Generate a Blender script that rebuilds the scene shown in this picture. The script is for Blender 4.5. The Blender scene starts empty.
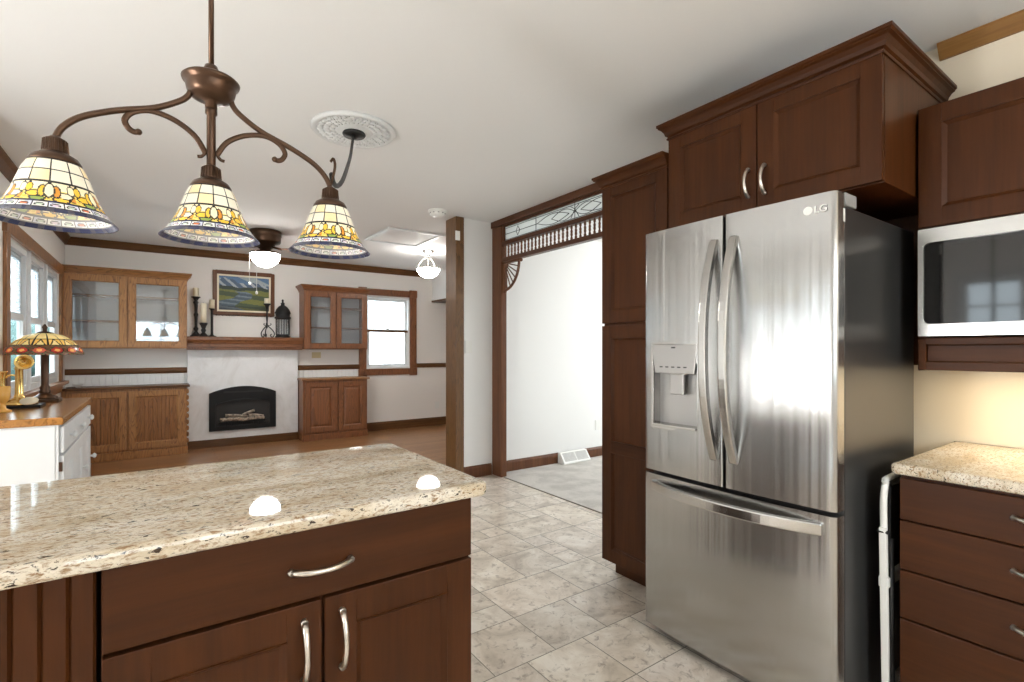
import bpy, bmesh, math, random
from mathutils import Vector, Matrix
random.seed(7)
S = bpy.context.scene
COL = S.collection
PI = math.pi

# ------------------------------------------------------------------ camera, world, exposure
cam_d = bpy.data.cameras.new('camera')
cam = bpy.data.objects.new('camera', cam_d)
COL.objects.link(cam)
cam.location = (0, 0, 1.265)
cam.rotation_euler = (PI/2, 0, -math.radians(35.27))
cam_d.sensor_width = 36.0
cam_d.lens = 500.6/1024*36.0
cam_d.shift_y = 9/1024
cam_d.clip_start = 0.02
S.camera = cam
S.view_settings.view_transform = 'Standard'
S.view_settings.look = 'None'
S.view_settings.gamma = 1
S.view_settings.use_curve_mapping = False
S.view_settings.exposure = 0.66
W = bpy.data.worlds.new('sky'); S.world = W; W.use_nodes = True
W.node_tree.nodes['Background'].inputs[0].default_value = (0.86, 0.93, 1.0, 1)
W.node_tree.nodes['Background'].inputs[1].default_value = 6.0
S.cycles.max_bounces = 8; S.cycles.diffuse_bounces = 5; S.cycles.transparent_max_bounces = 12
S.cycles.sample_clamp_indirect = 4.0
S.cycles.caustics_reflective = False; S.cycles.caustics_refractive = False

def lamp(name, kind, loc, power, color=(1, .95, .88), size=None, size_y=None, rot=(0, 0, 0), radius=None):
    d = bpy.data.lights.new(name, kind); d.energy = power; d.color = color
    if kind == 'AREA':
        d.shape = 'RECTANGLE'; d.size = size; d.size_y = size_y or size
    if radius: d.shadow_soft_size = radius
    o = bpy.data.objects.new(name, d); COL.objects.link(o); o.location = loc; o.rotation_euler = rot
    return o
def portal(name, loc, rot, sx, sy):
    o = lamp(name, 'AREA', loc, 1, size=sx, size_y=sy, rot=rot)
    o.data.cycles.is_portal = True
    return o

# unseen point lamp added to brighten the carpeted room; warm lamp under the cabinet
lamp('carpet_room_light', 'POINT', (5.3, 2.6, 2.05), 52, (1, .985, .97), radius=.14)
lamp('under_cabinet_lamp', 'AREA', (2.5, 0.25, 1.19), 2.0, (1, .80, .52), .12, .7)

# ------------------------------------------------------------------ materials
def mat(name, col=(.8, .8, .8), rough=.5, metal=0.0, spec=.5, coat=0.0):
    m = bpy.data.materials.new(name); m.use_nodes = True
    p = m.node_tree.nodes['Principled BSDF']
    p.inputs['Base Color'].default_value = (*col, 1); p.inputs['Roughness'].default_value = rough
    p.inputs['Metallic'].default_value = metal; p.inputs['Specular IOR Level'].default_value = spec
    p.inputs['Coat Weight'].default_value = coat; p.inputs['Coat Roughness'].default_value = .15
    return m
class NT:
    def __init__(s, m): s.m = m; s.t = m.node_tree; s.p = s.t.nodes['Principled BSDF']
    def n(s, typ, **kw):
        x = s.t.nodes.new(typ)
        for k, v in kw.items():
            if k in x.inputs: x.inputs[k].default_value = v
            else: setattr(x, k, v)
        return x
    def l(s, a, b): s.t.links.new(a, b)
    def coords(s, scale=(1, 1, 1), rot=(0, 0, 0)):
        tc = s.n('ShaderNodeTexCoord'); mp = s.n('ShaderNodeMapping')
        mp.inputs['Scale'].default_value = scale; mp.inputs['Rotation'].default_value = rot
        s.l(tc.outputs['Object'], mp.inputs['Vector']); return mp.outputs['Vector']
    def noise(s, vec, scale, detail=4, rough=.55, dist=0):
        x = s.n('ShaderNodeTexNoise'); x.inputs['Scale'].default_value = scale; x.inputs['Detail'].default_value = detail
        x.inputs['Roughness'].default_value = rough; x.inputs['Distortion'].default_value = dist
        s.l(vec, x.inputs['Vector']); return x.outputs['Fac']
    def ramp(s, fac, stops):
        x = s.n('ShaderNodeValToRGB'); e = x.color_ramp.elements
        while len(e) < len(stops): e.new(.5)
        for k, (pos, c) in enumerate(stops): e[k].position = pos; e[k].color = (*c, 1)
        s.l(fac, x.inputs[0]); return x.outputs[0]
    def mix(s, fac, a, b, mode='MIX'):
        x = s.n('ShaderNodeMix'); x.data_type = 'RGBA'; x.blend_type = mode
        if isinstance(fac, (int, float)): x.inputs[0].default_value = fac
        else: s.l(fac, x.inputs[0])
        for q, i in ((a, 6), (b, 7)):
            if isinstance(q, tuple): x.inputs[i].default_value = (*q, 1)
            else: s.l(q, x.inputs[i])
        return x.outputs[2]
    def bump(s, h, strength=.1, dist=.01):
        b = s.n('ShaderNodeBump'); b.inputs['Strength'].default_value = strength; b.inputs['Distance'].default_value = dist
        s.l(h, b.inputs['Height']); s.l(b.outputs[0], s.p.inputs['Normal'])
    def base(s, c): s.l(c, s.p.inputs['Base Color'])

def wood(name, c1, c2, axis='z', rough=.38, fine=60, ring=7, coat=.15, contrast=1.0):
    m = mat(name, c1, rough, coat=coat, spec=.16); t = NT(m)
    k = {'x': (.06, 1, 1), 'y': (1, .06, 1), 'z': (1, 1, .06)}[axis]
    v = t.coords(k)
    a = t.noise(v, fine, 5, .6, .3); b = t.noise(v, ring, 3, .5, 1.2)
    w = t.n('ShaderNodeMath', operation='MULTIPLY'); t.l(a, w.inputs[0]); t.l(b, w.inputs[1])
    c = t.ramp(w.outputs[0], [(.12, c1), (.25 + .12*contrast, c2)])
    t.base(c); t.bump(a, .04, .004); return m
def oak(name, dark, light, axis='z', rough=.42):
    m = mat(name, light, rough, coat=.1); t = NT(m)
    k = {'x': (.12, 1, 1), 'y': (1, .12, 1), 'z': (1, 1, .12)}[axis]
    v = t.coords(k)
    n = t.noise(v, 5, 3, .5, .8)
    ml = t.n('ShaderNodeMath', operation='MULTIPLY'); t.l(n, ml.inputs[0]); ml.inputs[1].default_value = 22
    fr = t.n('ShaderNodeMath', operation='FRACT'); t.l(ml.outputs[0], fr.inputs[0])
    f = t.noise(v, 130, 3, .6)
    ad = t.n('ShaderNodeMath', operation='MULTIPLY_ADD'); t.l(f, ad.inputs[0]); ad.inputs[1].default_value = .8; t.l(fr.outputs[0], ad.inputs[2])
    t.base(t.ramp(ad.outputs[0], [(.22, dark), (.66, light), (1.05, tuple(x*1.25 for x in light))]))
    t.bump(f, .05, .003); return m

M = {}
M['cherry_v'] = wood('cherry wood upright grain', (.037, .0108, .0024), (.063, .0192, .0044), 'z', rough=.42, coat=.0)
M['cherry_y'] = wood('cherry wood level grain', (.037, .0108, .0024), (.063, .0192, .0044), 'y', rough=.42, coat=.0)
M['cherry_x'] = wood('cherry wood cross grain', (.037, .0108, .0024), (.063, .0192, .0044), 'x', rough=.42, coat=.0)
M['oak_v'] = oak('oak upright grain', (.085, .031, .008), (.31, .142, .046), 'z')
M['oak_x'] = oak('oak level grain', (.08, .029, .008), (.25, .11, .034), 'x')
M['oak_y'] = oak('oak depth grain', (.14, .052, .010), (.31, .135, .030), 'y', .22)
M['oak_panel'] = oak('darker oak panel', (.050, .017, .004), (.235, .098, .029), 'z')
M['oak_red'] = oak('reddish oak', (.062, .020, .006), (.175, .064, .022), 'z')
M['oak_redx'] = oak('reddish oak level', (.062, .020, .006), (.165, .060, .020), 'x')
M['trim_x'] = wood('stained trim along', (.075, .031, .011), (.150, .066, .024), 'x')
M['trim_y'] = wood('stained trim across', (.075, .031, .011), (.150, .066, .024), 'y')
M['trim_z'] = wood('stained trim upright', (.065, .026, .009), (.13, .056, .019), 'z')
M['honey_y'] = wood('honey oak trim', (.22, .105, .03), (.36, .19, .065), 'y')
M['post'] = oak('stained post wood', (.045, .020, .006), (.105, .048, .014), 'z')
M['casing_z'] = wood('cherry casing', (.088, .034, .016), (.150, .064, .031), 'z')
M['casing_y'] = wood('cherry casing across', (.060, .022, .010), (.105, .042, .020), 'y')
M['dark'] = mat('shadow black', (.008, .008, .008), .6)  # even black for the microwave housing and fireplace louvre
M['soot'] = mat('sooty firebox', (.030, .028, .027), .8)  # dark grey back plate of the fireplace insert
M['slat'] = mat('white blind slat', (.50, .50, .49), .6)
M['nickel'] = mat('satin nickel', (.68, .64, .58), .28, 1)
M['bronze'] = mat('antique bronze', (.075, .040, .023), .32, .75)
M['iron'] = mat('black iron', (.012, .011, .011), .5, .3)
M['black_plastic'] = mat('black enamel', (.006, .006, .0065), .45, spec=.25)
M['white_paint'] = mat('white paint', (.72, .73, .73), .4)
M['white_plastic'] = mat('white plastic', (.80, .80, .77), .35)
M['candle'] = mat('ivory wax', (.80, .72, .55), .5)
M['brass'] = mat('polished brass', (.80, .55, .20), .22, 1)
M['amber'] = mat('amber glass', (.78, .42, .10), .15)
M['almond'] = mat('almond plastic', (.62, .52, .30), .4)

# stainless
def stainless(name, base=.43, rough=.22):
    m = mat(name, (base, base*.985, base*.965), rough, 1); t = NT(m)
    t.p.inputs['Anisotropic'].default_value = .88; t.p.inputs['Anisotropic Rotation'].default_value = 0.0
    tg = t.n('ShaderNodeTangent'); tg.direction_type = 'RADIAL'; tg.axis = 'Z'; t.l(tg.outputs[0], t.p.inputs['Tangent'])
    b = t.noise(t.coords((.2, 8.5, .10)), 1.0, 3, .5, .3)
    t.bump(b, .30, .02)
    return m
M['steel'] = stainless('brushed stainless')
M['steel_handle'] = mat('polished handle steel', (.50, .49, .475), .20, 1)
M['steel_flat'] = mat('satin stainless', (.47, .46, .44), .27, 1)
M['steel_grey'] = mat('dispenser grey', (.42, .41, .40), .35, .6)
M['fridge_side'] = mat('graphite enamel', (.055, .055, .055), .30, .5)
M['hinge_grey'] = mat('light grey plastic', (.27, .27, .265), .4)
M['black_glass'] = mat('black oven glass', (.005, .005, .005), .05, 0, .55)

def glass(name, tint=(.93, .96, .96), refl=.12, k=.6):
    m = bpy.data.materials.new(name); m.use_nodes = True; t = m.node_tree; t.nodes.clear()
    o = t.nodes.new('ShaderNodeOutputMaterial'); a = t.nodes.new('ShaderNodeBsdfTransparent'); g = t.nodes.new('ShaderNodeBsdfGlossy')
    a.inputs[0].default_value = (*tint, 1); g.inputs['Roughness'].default_value = .03
    x = t.nodes.new('ShaderNodeMixShader'); f = t.nodes.new('ShaderNodeLayerWeight'); f.inputs[0].default_value = .35
    mm = t.nodes.new('ShaderNodeMath'); mm.operation = 'MULTIPLY_ADD'; mm.inputs[1].default_value = k; mm.inputs[2].default_value = refl
    t.links.new(f.outputs['Fresnel'], mm.inputs[0]); t.links.new(mm.outputs[0], x.inputs[0])
    t.links.new(a.outputs[0], x.inputs[1]); t.links.new(g.outputs[0], x.inputs[2]); t.links.new(x.outputs[0], o.inputs[0])
    return m
M['glass'] = glass('window glass', refl=.02, k=.10)
M['cab_glass'] = glass('cabinet glass', (.93, .95, .97), .12)
def frosted(name, col):
    m = mat(name, col, .3); m.node_tree.nodes['Principled BSDF'].inputs['Transmission Weight'].default_value = .0
    t = m.node_tree; tr = t.nodes.new('ShaderNodeBsdfTranslucent'); tr.inputs[0].default_value = (*col, 1)
    tp = t.nodes.new('ShaderNodeBsdfTransparent'); tp.inputs[0].default_value = (.95, .97, .97, 1)
    x = t.nodes.new('ShaderNodeMixShader'); x.inputs[0].default_value = .5
    y = t.nodes.new('ShaderNodeMixShader'); y.inputs[0].default_value = .45
    t.links.new(t.nodes['Principled BSDF'].outputs[0], x.inputs[1]); t.links.new(tr.outputs[0], x.inputs[2])
    t.links.new(x.outputs[0], y.inputs[1]); t.links.new(tp.outputs[0], y.inputs[2])
    t.links.new(y.outputs[0], t.nodes['Material Output'].inputs[0]); return m
M['leaded'] = frosted('textured leaded glass', (.80, .84, .83))
M['blind'] = frosted('pale cellular shade', (.80, .84, .88))
def glow(name, col, s):
    m = mat(name, col, .4); p = m.node_tree.nodes['Principled BSDF']
    p.inputs['Emission Color'].default_value = (*col, 1); p.inputs['Emission Strength'].default_value = s; return m
M['bulb'] = glow('lit bulb', (1, .93, .8), 6)
M['bowl'] = glow('lit opal glass', (1, .97, .92), 40)
M['bowl_small'] = glow('lit opal glass, small', (1, .97, .92), 20)
M['globe'] = glow('lit opal globe', (1, .97, .92), 50)  # both globe materials belong to the added fill lights
M['globe_soft'] = glow('lit large opal globe', (1, .985, .965), 60)
def colmat(name, rough=.4, emit=0.0):
    m = mat(name, (1, 1, 1), rough); t = NT(m); a = t.n('ShaderNodeAttribute', attribute_name='Col')
    t.base(a.outputs['Color'])
    if emit:
        t.l(a.outputs['Color'], t.p.inputs['Emission Color']); t.p.inputs['Emission Strength'].default_value = emit
    return m
M['shade'] = colmat('lit stained glass', .25, .20)
M['lampshade'] = colmat('stained glass', .25, .18)
M['paint'] = colmat('oil paint', .6)

# granite
m = mat('speckled cream granite', (.7, .6, .45), .025); t = NT(m)
v = t.coords((.55, 1.35, 1.2), (0, 0, math.radians(-10)))
n1 = t.noise(v, 9, 4, .6, .5); n2 = t.noise(v, 84, 5, .7, .5); n3 = t.noise(v, 130, 3, .6)
c = t.ramp(n1, [(.36, (.56, .465, .335)), (.50, (.68, .605, .485)), (.66, (.76, .705, .61))])
c = t.mix(t.ramp(n2, [(.505, (0, 0, 0)), (.63, (1, 1, 1))]), c, (.26, .155, .075))
c = t.mix(t.ramp(n2, [(.375, (1, 1, 1)), (.415, (0, 0, 0))]), c, (.030, .018, .012))
c = t.mix(t.ramp(n3, [(.66, (0, 0, 0)), (.72, (1, 1, 1))]), c, (.12, .075, .045))
t.base(c); M['granite'] = m
# travertine
m = mat('travertine tile', (.5, .44, .38), .3); t = NT(m)
at = t.n('ShaderNodeAttribute', attribute_name='Col')
v = t.coords((1, 1, 1))
vv = t.n('ShaderNodeVectorMath', operation='ADD'); t.l(v, vv.inputs[0]); 
sc = t.n('ShaderNodeVectorMath', operation='SCALE'); sc.inputs['Scale'].default_value = 7; t.l(at.outputs['Color'], sc.inputs[0]); t.l(sc.outputs[0], vv.inputs[1])
n1 = t.noise(vv.outputs[0], 4.5, 6, .65, 1.0); n2 = t.noise(vv.outputs[0], 26, 5, .7, .6)
c = t.ramp(n1, [(.32, (.48, .41, .335)), (.5, (.72, .645, .555)), (.66, (.88, .825, .75))])
c = t.mix(t.ramp(n2, [(.33, (.8, .8, .8)), (.46, (0, 0, 0))]), c, (.33, .27, .215))
c = t.mix(.55, c, at.outputs['Color'], 'MULTIPLY'); t.base(c); t.bump(n2, .06, .004); M['tile'] = m
M['grout'] = mat('grey grout', (.25, .225, .19), .8)
# carpet
m = mat('grey beige carpet', (.52, .49, .45), .95, spec=.1); t = NT(m)
v = t.coords(); n = t.noise(v, 240, 3, .7); n1 = t.noise(v, 5, 3)
t.base(t.mix(.5, t.ramp(n, [(.3, (.46, .435, .40)), (.7, (.70, .67, .63))]), t.ramp(n1, [(.38, (.44, .42, .385)), (.60, (.68, .65, .61))]))); t.bump(n, .6, .01); M['carpet'] = m
# plank floor
m = mat('oak strip floor', (.4, .2, .09), .28, coat=.1); t = NT(m)
v = t.coords(); br = t.n('ShaderNodeTexBrick'); t.l(v, br.inputs['Vector'])
br.offset = .37; br.inputs['Scale'].default_value = 1; br.inputs['Brick Width'].default_value = .9; br.inputs['Row Height'].default_value = .075
br.inputs['Mortar Size'].default_value = .0022; br.inputs['Color1'].default_value = (.29, .135, .050, 1); br.inputs['Color2'].default_value = (.40, .20, .080, 1); br.inputs['Mortar'].default_value = (.10, .045, .02, 1)
n = t.noise(t.coords((.06, 1, 1)), 70, 4, .6); t.base(t.mix(.5, br.outputs[0], t.ramp(n, [(.3, (.55, .5, .45)), (.7, (1, 1, 1))]), 'MULTIPLY')); M['planks'] = m
# plaster, wallpaper, ceiling
def wallm(name, col, scale=150, s=.05):
    m = mat(name, col, .75, spec=.25); t = NT(m); n = t.noise(t.coords(), scale, 3); t.bump(n, s, .004)
    return m
M['wall'] = wallm('white plaster', (.80, .785, .76))
M['wall_cool'] = wallm('white wall', (.82, .82, .81))
M['wall_cream'] = wallm('cream kitchen wall', (.83, .74, .59))
M['ceiling'] = wallm('textured ceiling paint', (.82, .82, .815), 90, .16)
def paper(name, a, b):
    m = mat(name, a, .7, spec=.25); t = NT(m); vo = t.n('ShaderNodeTexVoronoi'); vo.inputs['Scale'].default_value = 28; vo.inputs['Randomness'].default_value = .15
    t.l(t.coords(), vo.inputs['Vector']); t.base(t.ramp(vo.outputs['Distance'], [(.22, b), (.32, a)])); return m
M['paper'] = paper('dotted wallpaper', (.83, .80, .765), (.69, .64, .605))
m = mat('white marble', (.75, .75, .76), .3); t = NT(m); n = t.noise(t.coords((1, 1, .7)), 4, 6, .65, 1.6)
t.base(t.ramp(n, [(.3, (.70, .69, .685)), (.48, (.78, .78, .785)), (.62, (.82, .82, .83)), (.8, (.73, .715, .71))])); M['marble'] = m
m = mat('hedge leaves', (.10, .20, .17), .7); t = NT(m); n = t.noise(t.coords(), 18, 5, .7); t.base(t.ramp(n, [(.3, (.020, .055, .052)), (.7, (.075, .14, .125))])); M['hedge'] = m
M['lawn'] = mat('pale concrete terrace', (.46, .47, .46), .9)  # outside ground made pale to bounce daylight up to the ceilings

# ------------------------------------------------------------------ mesh helpers
class B:
    def __init__(s, X=None): s.bm = bmesh.new(); s.X = X
    def _add(s, vs, fs, smooth=False, mi=0):
        V = [s.bm.verts.new(v) for v in vs]
        for f in fs:
            try:
                q = s.bm.faces.new([V[i] for i in f]); q.smooth = smooth; q.material_index = mi
            except ValueError: pass
        return V
    def box(s, x0, x1, y0, y1, z0, z1, mi=0):
        v = [(x, y, z) for x in (x0, x1) for y in (y0, y1) for z in (z0, z1)]
        s._add(v, [(0, 1, 3, 2), (4, 6, 7, 5), (0, 4, 5, 1), (2, 3, 7, 6), (0, 2, 6, 4), (1, 5, 7, 3)], mi=mi); return s
    def lathe(s, prof, c=(0, 0, 0), n=32, smooth=True, mi=0, close=False):
        vs = []; fs = []
        for r, z in prof:
            for k in range(n):
                a = 2*PI*k/n; vs.append((c[0]+r*math.cos(a), c[1]+r*math.sin(a), c[2]+z))
        m_ = len(prof)
        for i in range(m_-1):
            for k in range(n):
                fs.append((i*n+k, i*n+(k+1) % n, (i+1)*n+(k+1) % n, (i+1)*n+k))
        if close:
            fs.append(tuple(range(n))); fs.append(tuple(range((m_-1)*n, m_*n)))
        s._add(vs, fs, smooth, mi); return s
    def tube(s, pts, r, n=10, ry=None, cap=True, up=None, mi=0):
        """round or oval bar along a polyline; r may be a list"""
        P = [Vector(p) for p in pts]; N = len(P); vs = []; fs = []
        rr = r if isinstance(r, (list, tuple)) else [r]*N
        prev = None
        for i, p in enumerate(P):
            d = (P[min(i+1, N-1)]-P[max(i-1, 0)]).normalized()
            if prev is None:
                u = Vector(up) if up else (Vector((0, 0, 1)) if abs(d.z) < .9 else Vector((1, 0, 0)))
            else: u = prev
            u = (u-d*u.dot(d)).normalized(); prev = u; w = d.cross(u)
            b = ry/ r if (ry and not isinstance(r, (list, tuple))) else 1
            for k in range(n):
                a = 2*PI*k/n+PI/n; vs.append(p+u*(rr[i]*math.cos(a))+w*(rr[i]*b*math.sin(a)))
        for i in range(N-1):
            for k in range(n):
                fs.append((i*n+k, i*n+(k+1) % n, (i+1)*n+(k+1) % n, (i+1)*n+k))
        if cap: fs += [tuple(range(n)), tuple(range((N-1)*n, N*n))]
        s._add(vs, fs, n > 5, mi); return s
    def prism(s, poly, axis, a, b, mi=0, smooth=False):
        """poly in the two other axes, extruded along axis from a to b"""
        def P(p, q):
            return {'x': (q, p[0], p[1]), 'y': (p[0], q, p[1]), 'z': (p[0], p[1], q)}[axis]
        n = len(poly); vs = [P(p, a) for p in poly]+[P(p, b) for p in poly]
        fs = [(i, (i+1) % n, n+(i+1) % n, n+i) for i in range(n)]+[tuple(range(n)), tuple(range(n, 2*n))]
        s._add(vs, fs, smooth, mi); return s
    def sweep(s, prof, path, side=1, mi=0):
        """moulding: prof = [(out, z)...] closed polygon, path = [(x, y)...]; out is to the right of travel * side"""
        n = len(prof); vs = []; fs = []; N = len(path)
        for i, p in enumerate(path):
            p = Vector(p)
            d1 = (p-Vector(path[i-1])).normalized() if i else None
            d2 = (Vector(path[i+1])-p).normalized() if i < N-1 else None
            d1 = d1 or d2; d2 = d2 or d1
            n1 = Vector((d1.y, -d1.x))*side; n2 = Vector((d2.y, -d2.x))*side
            bis = (n1+n2).normalized(); k = 1/max(.2, bis.dot(n1))
            for o, z in prof: vs.append((p.x+bis.x*o*k, p.y+bis.y*o*k, z))
        for i in range(N-1):
            for k in range(n): fs.append((i*n+k, i*n+(k+1) % n, (i+1)*n+(k+1) % n, (i+1)*n+k))
        fs += [tuple(range(n)), tuple(range((N-1)*n, N*n))]
        s._add(vs, fs, mi=mi); return s
    def sphere(s, c, r, n=16, sz=1, mi=0):
        pr = [(max(1e-4, r*math.sin(PI*k/n)), -r*sz*math.cos(PI*k/n)) for k in range(n+1)]
        return s.lathe(pr, c, n*2, mi=mi)

def flat_bar(pts, w, t, side):
    """flat strip of width w along 'side' and thickness t swept along pts"""
    b = B(); P = [Vector(p) for p in pts]; N = len(P); sd = Vector(side); vs = []; fs = []
    for i, p in enumerate(P):
        d = (P[min(i+1, N-1)]-P[max(i-1, 0)]).normalized(); q = d.cross(sd).normalized()
        for a, c in ((-1, -1), (1, -1), (1, 1), (-1, 1)): vs.append(p+sd*(a*w/2)+q*(c*t/2))
    for i in range(N-1):
        for k in range(4): fs.append((i*4+k, i*4+(k+1) % 4, (i+1)*4+(k+1) % 4, (i+1)*4+k))
    fs += [(0, 1, 2, 3), tuple(range(4*N-4, 4*N))]
    b._add(vs, fs, False); return b
def smooth(pts, n=6):
    P = [Vector(p) for p in pts]; out = []
    for i in range(len(P)-1):
        p0, p1, p2, p3 = P[max(i-1, 0)], P[i], P[i+1], P[min(i+2, len(P)-1)]
        for k in range(n):
            t = k/n; out.append(.5*((2*p1)+(p2-p0)*t+(2*p0-5*p1+4*p2-p3)*t*t+(3*p1-p0-3*p2+p3)*t**3))
    return out+[P[-1]]
WL = {}
def obj(name, b, m, parent=None, bevel=0, smooth_angle=None):
    bm = b.bm if isinstance(b, B) else b
    bmesh.ops.remove_doubles(bm, verts=bm.verts, dist=1e-6)
    if isinstance(b, B) and b.X is not None: bm.transform(b.X)
    bmesh.ops.recalc_face_normals(bm, faces=bm.faces)
    off = WL.get(parent, Vector((0, 0, 0))) if parent else Vector((0, 0, 0))
    bm.transform(Matrix.Translation(-off))
    me = bpy.data.meshes.new(name); bm.to_mesh(me); bm.free()
    for k in (m if isinstance(m, (list, tuple)) else [m]): me.materials.append(k)
    o = bpy.data.objects.new(name, me); COL.objects.link(o)
    if parent: o.parent = parent
    WL[o] = off
    if bevel:
        w = o.modifiers.new('bevel', 'BEVEL'); w.width = bevel; w.segments = 2; w.limit_method = 'ANGLE'; w.angle_limit = math.radians(40)
    return o
def thing(name, label, cat, loc, group=None):
    o = bpy.data.objects.new(name, None); COL.objects.link(o); o.location = loc; o.empty_display_size = .05
    WL[o] = Vector(loc); return tag(o, label, cat, group)
def tag(o, label, cat, group=None):
    o['label'] = label; o['category'] = cat
    if group: o['group'] = group
    return o
def struct(name, b, m, bevel=0, parent=None):
    o = obj(name, b, m, parent, bevel)
    if not parent: o['kind'] = 'structure'
    return o
def colour_faces(o, fn):
    """paint each face by fn(face centre, in the mesh's own frame) -> rgb"""
    me = o.data; a = me.color_attributes.new('Col', 'FLOAT_COLOR', 'CORNER')
    for p in me.polygons:
        c = fn(p)
        for li in p.loop_indices: a.data[li].color = (*c, 1)
def frame(origin, U, N):
    """local (x along U, y outward along N, z up) -> world"""
    U = Vector(U); N = Vector(N)
    return Matrix(((U.x, N.x, 0, origin[0]), (U.y, N.y, 0, origin[1]), (0, 0, 1, origin[2]), (0, 0, 0, 1)))

# ------------------------------------------------------------------ room
CEIL = 2.56
XL, XK, YB, XR = -.87, -3.2, 7.63, 2.73      # family left wall, kitchen left wall, back wall, kitchen right wall
YS = 4.28                                    # stub wall plane
XO = 2.81                                    # spandrel plane
XE, YR, YJ = 6.4, -2.6, 3.5                  # east wall, rear wall, jog

# tile floor: mixed squares and oblongs on a 6 inch module
U0 = .1525; gx, gy = 1.22, 1.62
ix0, ix1 = -21, 11; iy0, iy1 = -28, 18
used = set(); tiles = []
random.seed(11)
for j in range(iy0, iy1):
    for i in range(ix0, ix1):
        if (i, j) in used: continue
        opts = [(2, 2)]*6+[(3, 2)]*2+[(2, 3)]*2+[(1, 1), (2, 1)] if j >= 2 else [(2, 2)]*7+[(3, 2)]
        if j < 2 and i % 2 == 0 and j % 2 == 0: opts = [(2, 2)]
        random.shuffle(opts)
        for (a, b_) in opts+[(2, 2), (2, 1), (1, 2), (1, 1)]:
            cells = [(i+p, j+q) for p in range(a) for q in range(b_)]
            if all(c not in used and c[0] < ix1 and c[1] < iy1 for c in cells):
                used.update(cells); tiles.append((i, j, a, b_)); break
b = B(); g = .0022
b.box(gx+ix0*U0, XO-.005, gy+iy0*U0, YS, -.06, -.0015, mi=1)
for (i, j, a, c) in tiles:
    x1 = min(gx+(i+a)*U0, XO-.01); y1 = min(gy+(j+c)*U0, YS)
    x0, y0 = gx+i*U0, gy+j*U0
    if x0 >= x1-.02 or y0 >= y1-.01: continue
    b._add([(x0+g, y0+g, 0), (x1-g, y0+g, 0), (x1-g, y1-g, 0), (x0+g, y1-g, 0)], [(0, 1, 2, 3)])
fl = struct('floor', b, [M['tile'], M['grout']])
rnd = {}
def tc(p):
    k = round(p.center.x*50), round(p.center.y*50)
    if k not in rnd:
        q = random.uniform(.80, 1.05); rnd[k] = (q, q*random.uniform(.965, 1.0), q*random.uniform(.92, .99))
    return rnd[k]
colour_faces(fl, tc)
struct('floor_family_room', B().box(-1.0, XE, YS, YB+.1, -.06, 0), M['planks'])
struct('floor_carpet', B().box(XO-.005, XE, -.3, YS, -.06, .004), M['carpet'])
struct('trim_threshold', B().box(XO-.012, XO, 2.05, YS-.17, .0, .006), M['grout'])

b = B(); b.box(XK-.1, XE, YR-.1, YB+.1, CEIL, CEIL+.08)
struct('ceiling', b, M['ceiling'])

def wall_holes(name, axis, pos, t, a0, a1, z0, z1, holes, m):
    """wall slab with rectangular openings; axis 'x' = plane of constant x, running along y"""
    b = B(); cuts = sorted({a0, a1, *[h[0] for h in holes], *[h[1] for h in holes]})
    def bx(p, q, r, s):
        if axis == 'x': b.box(min(pos, pos+t), max(pos, pos+t), p, q, r, s)
        else: b.box(p, q, min(pos, pos+t), max(pos, pos+t), r, s)
    for p, q in zip(cuts, cuts[1:]):
        hs = [h for h in holes if h[0] <= p and h[1] >= q]
        if not hs: bx(p, q, z0, z1)
        else:
            h = hs[0]
            if h[2] > z0: bx(p, q, z0, h[2])
            if h[3] < z1: bx(p, q, h[3], z1)
    return struct(name, b, m)
W1 = (4.93, 7.20, .93, 2.08)                   # triple window, left wall
W2 = (2.62, 3.36, .97, 2.12)                   # back window
W3 = (1.25, 1.80, 1.15, 2.1)                   # kitchen window, left
D1 = (2.15, 3.25, .02, 2.06)                     # patio door, left
W5 = (1.2, 3.4, .7, 2.1)                       # carpet room window, east, unseen, added for light
W6 = (-.6, 1.4, 1.0, 2.1)                      # rear kitchen window, unseen, added for light
wall_holes('wall_left', 'x', XL, -.06, YJ+.12, YB+.1, 0, CEIL, [W1], M['paper'])
wall_holes('wall_back', 'y', YB, .14, XL, XE, 0, CEIL, [W2], M['paper'])
wall_holes('wall_kitchen_left', 'x', XK, -.14, YR, YJ+.12, 0, CEIL, [W3, D1], M['wall'])
struct('wall_jog', B().box(XK, XL, YJ, YJ+.12, 0, CEIL), M['wall'])
wall_holes('wall_rear', 'y', YR, -.14, XK, XR+.1, 0, CEIL, [W6], M['wall'])
struct('wall_right', B().box(XR, XR+.2, YR, 2.05, 0, CEIL), M['wall_cream'])
struct('wall_center', B().box(2.44, XE, YS, YS+.17, 0, CEIL), M['wall_cool'])
wall_holes('wall_east', 'x', XE, .14, -.3, YB+.1, 0, CEIL, [W5], M['wall_cool'])
struct('wall_carpet_room', B().box(XR+.2, XE, -.42, -.3, 0, CEIL), M['wall_cool'])
struct('wall_soffit', B().box(3.76, XE, 7.0, YB, 2.09, CEIL), M['wall_cool'])
struct('trim_soffit', B().box(3.745, XE, 6.985, YB, 2.065, 2.09), M['trim_x'])

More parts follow.
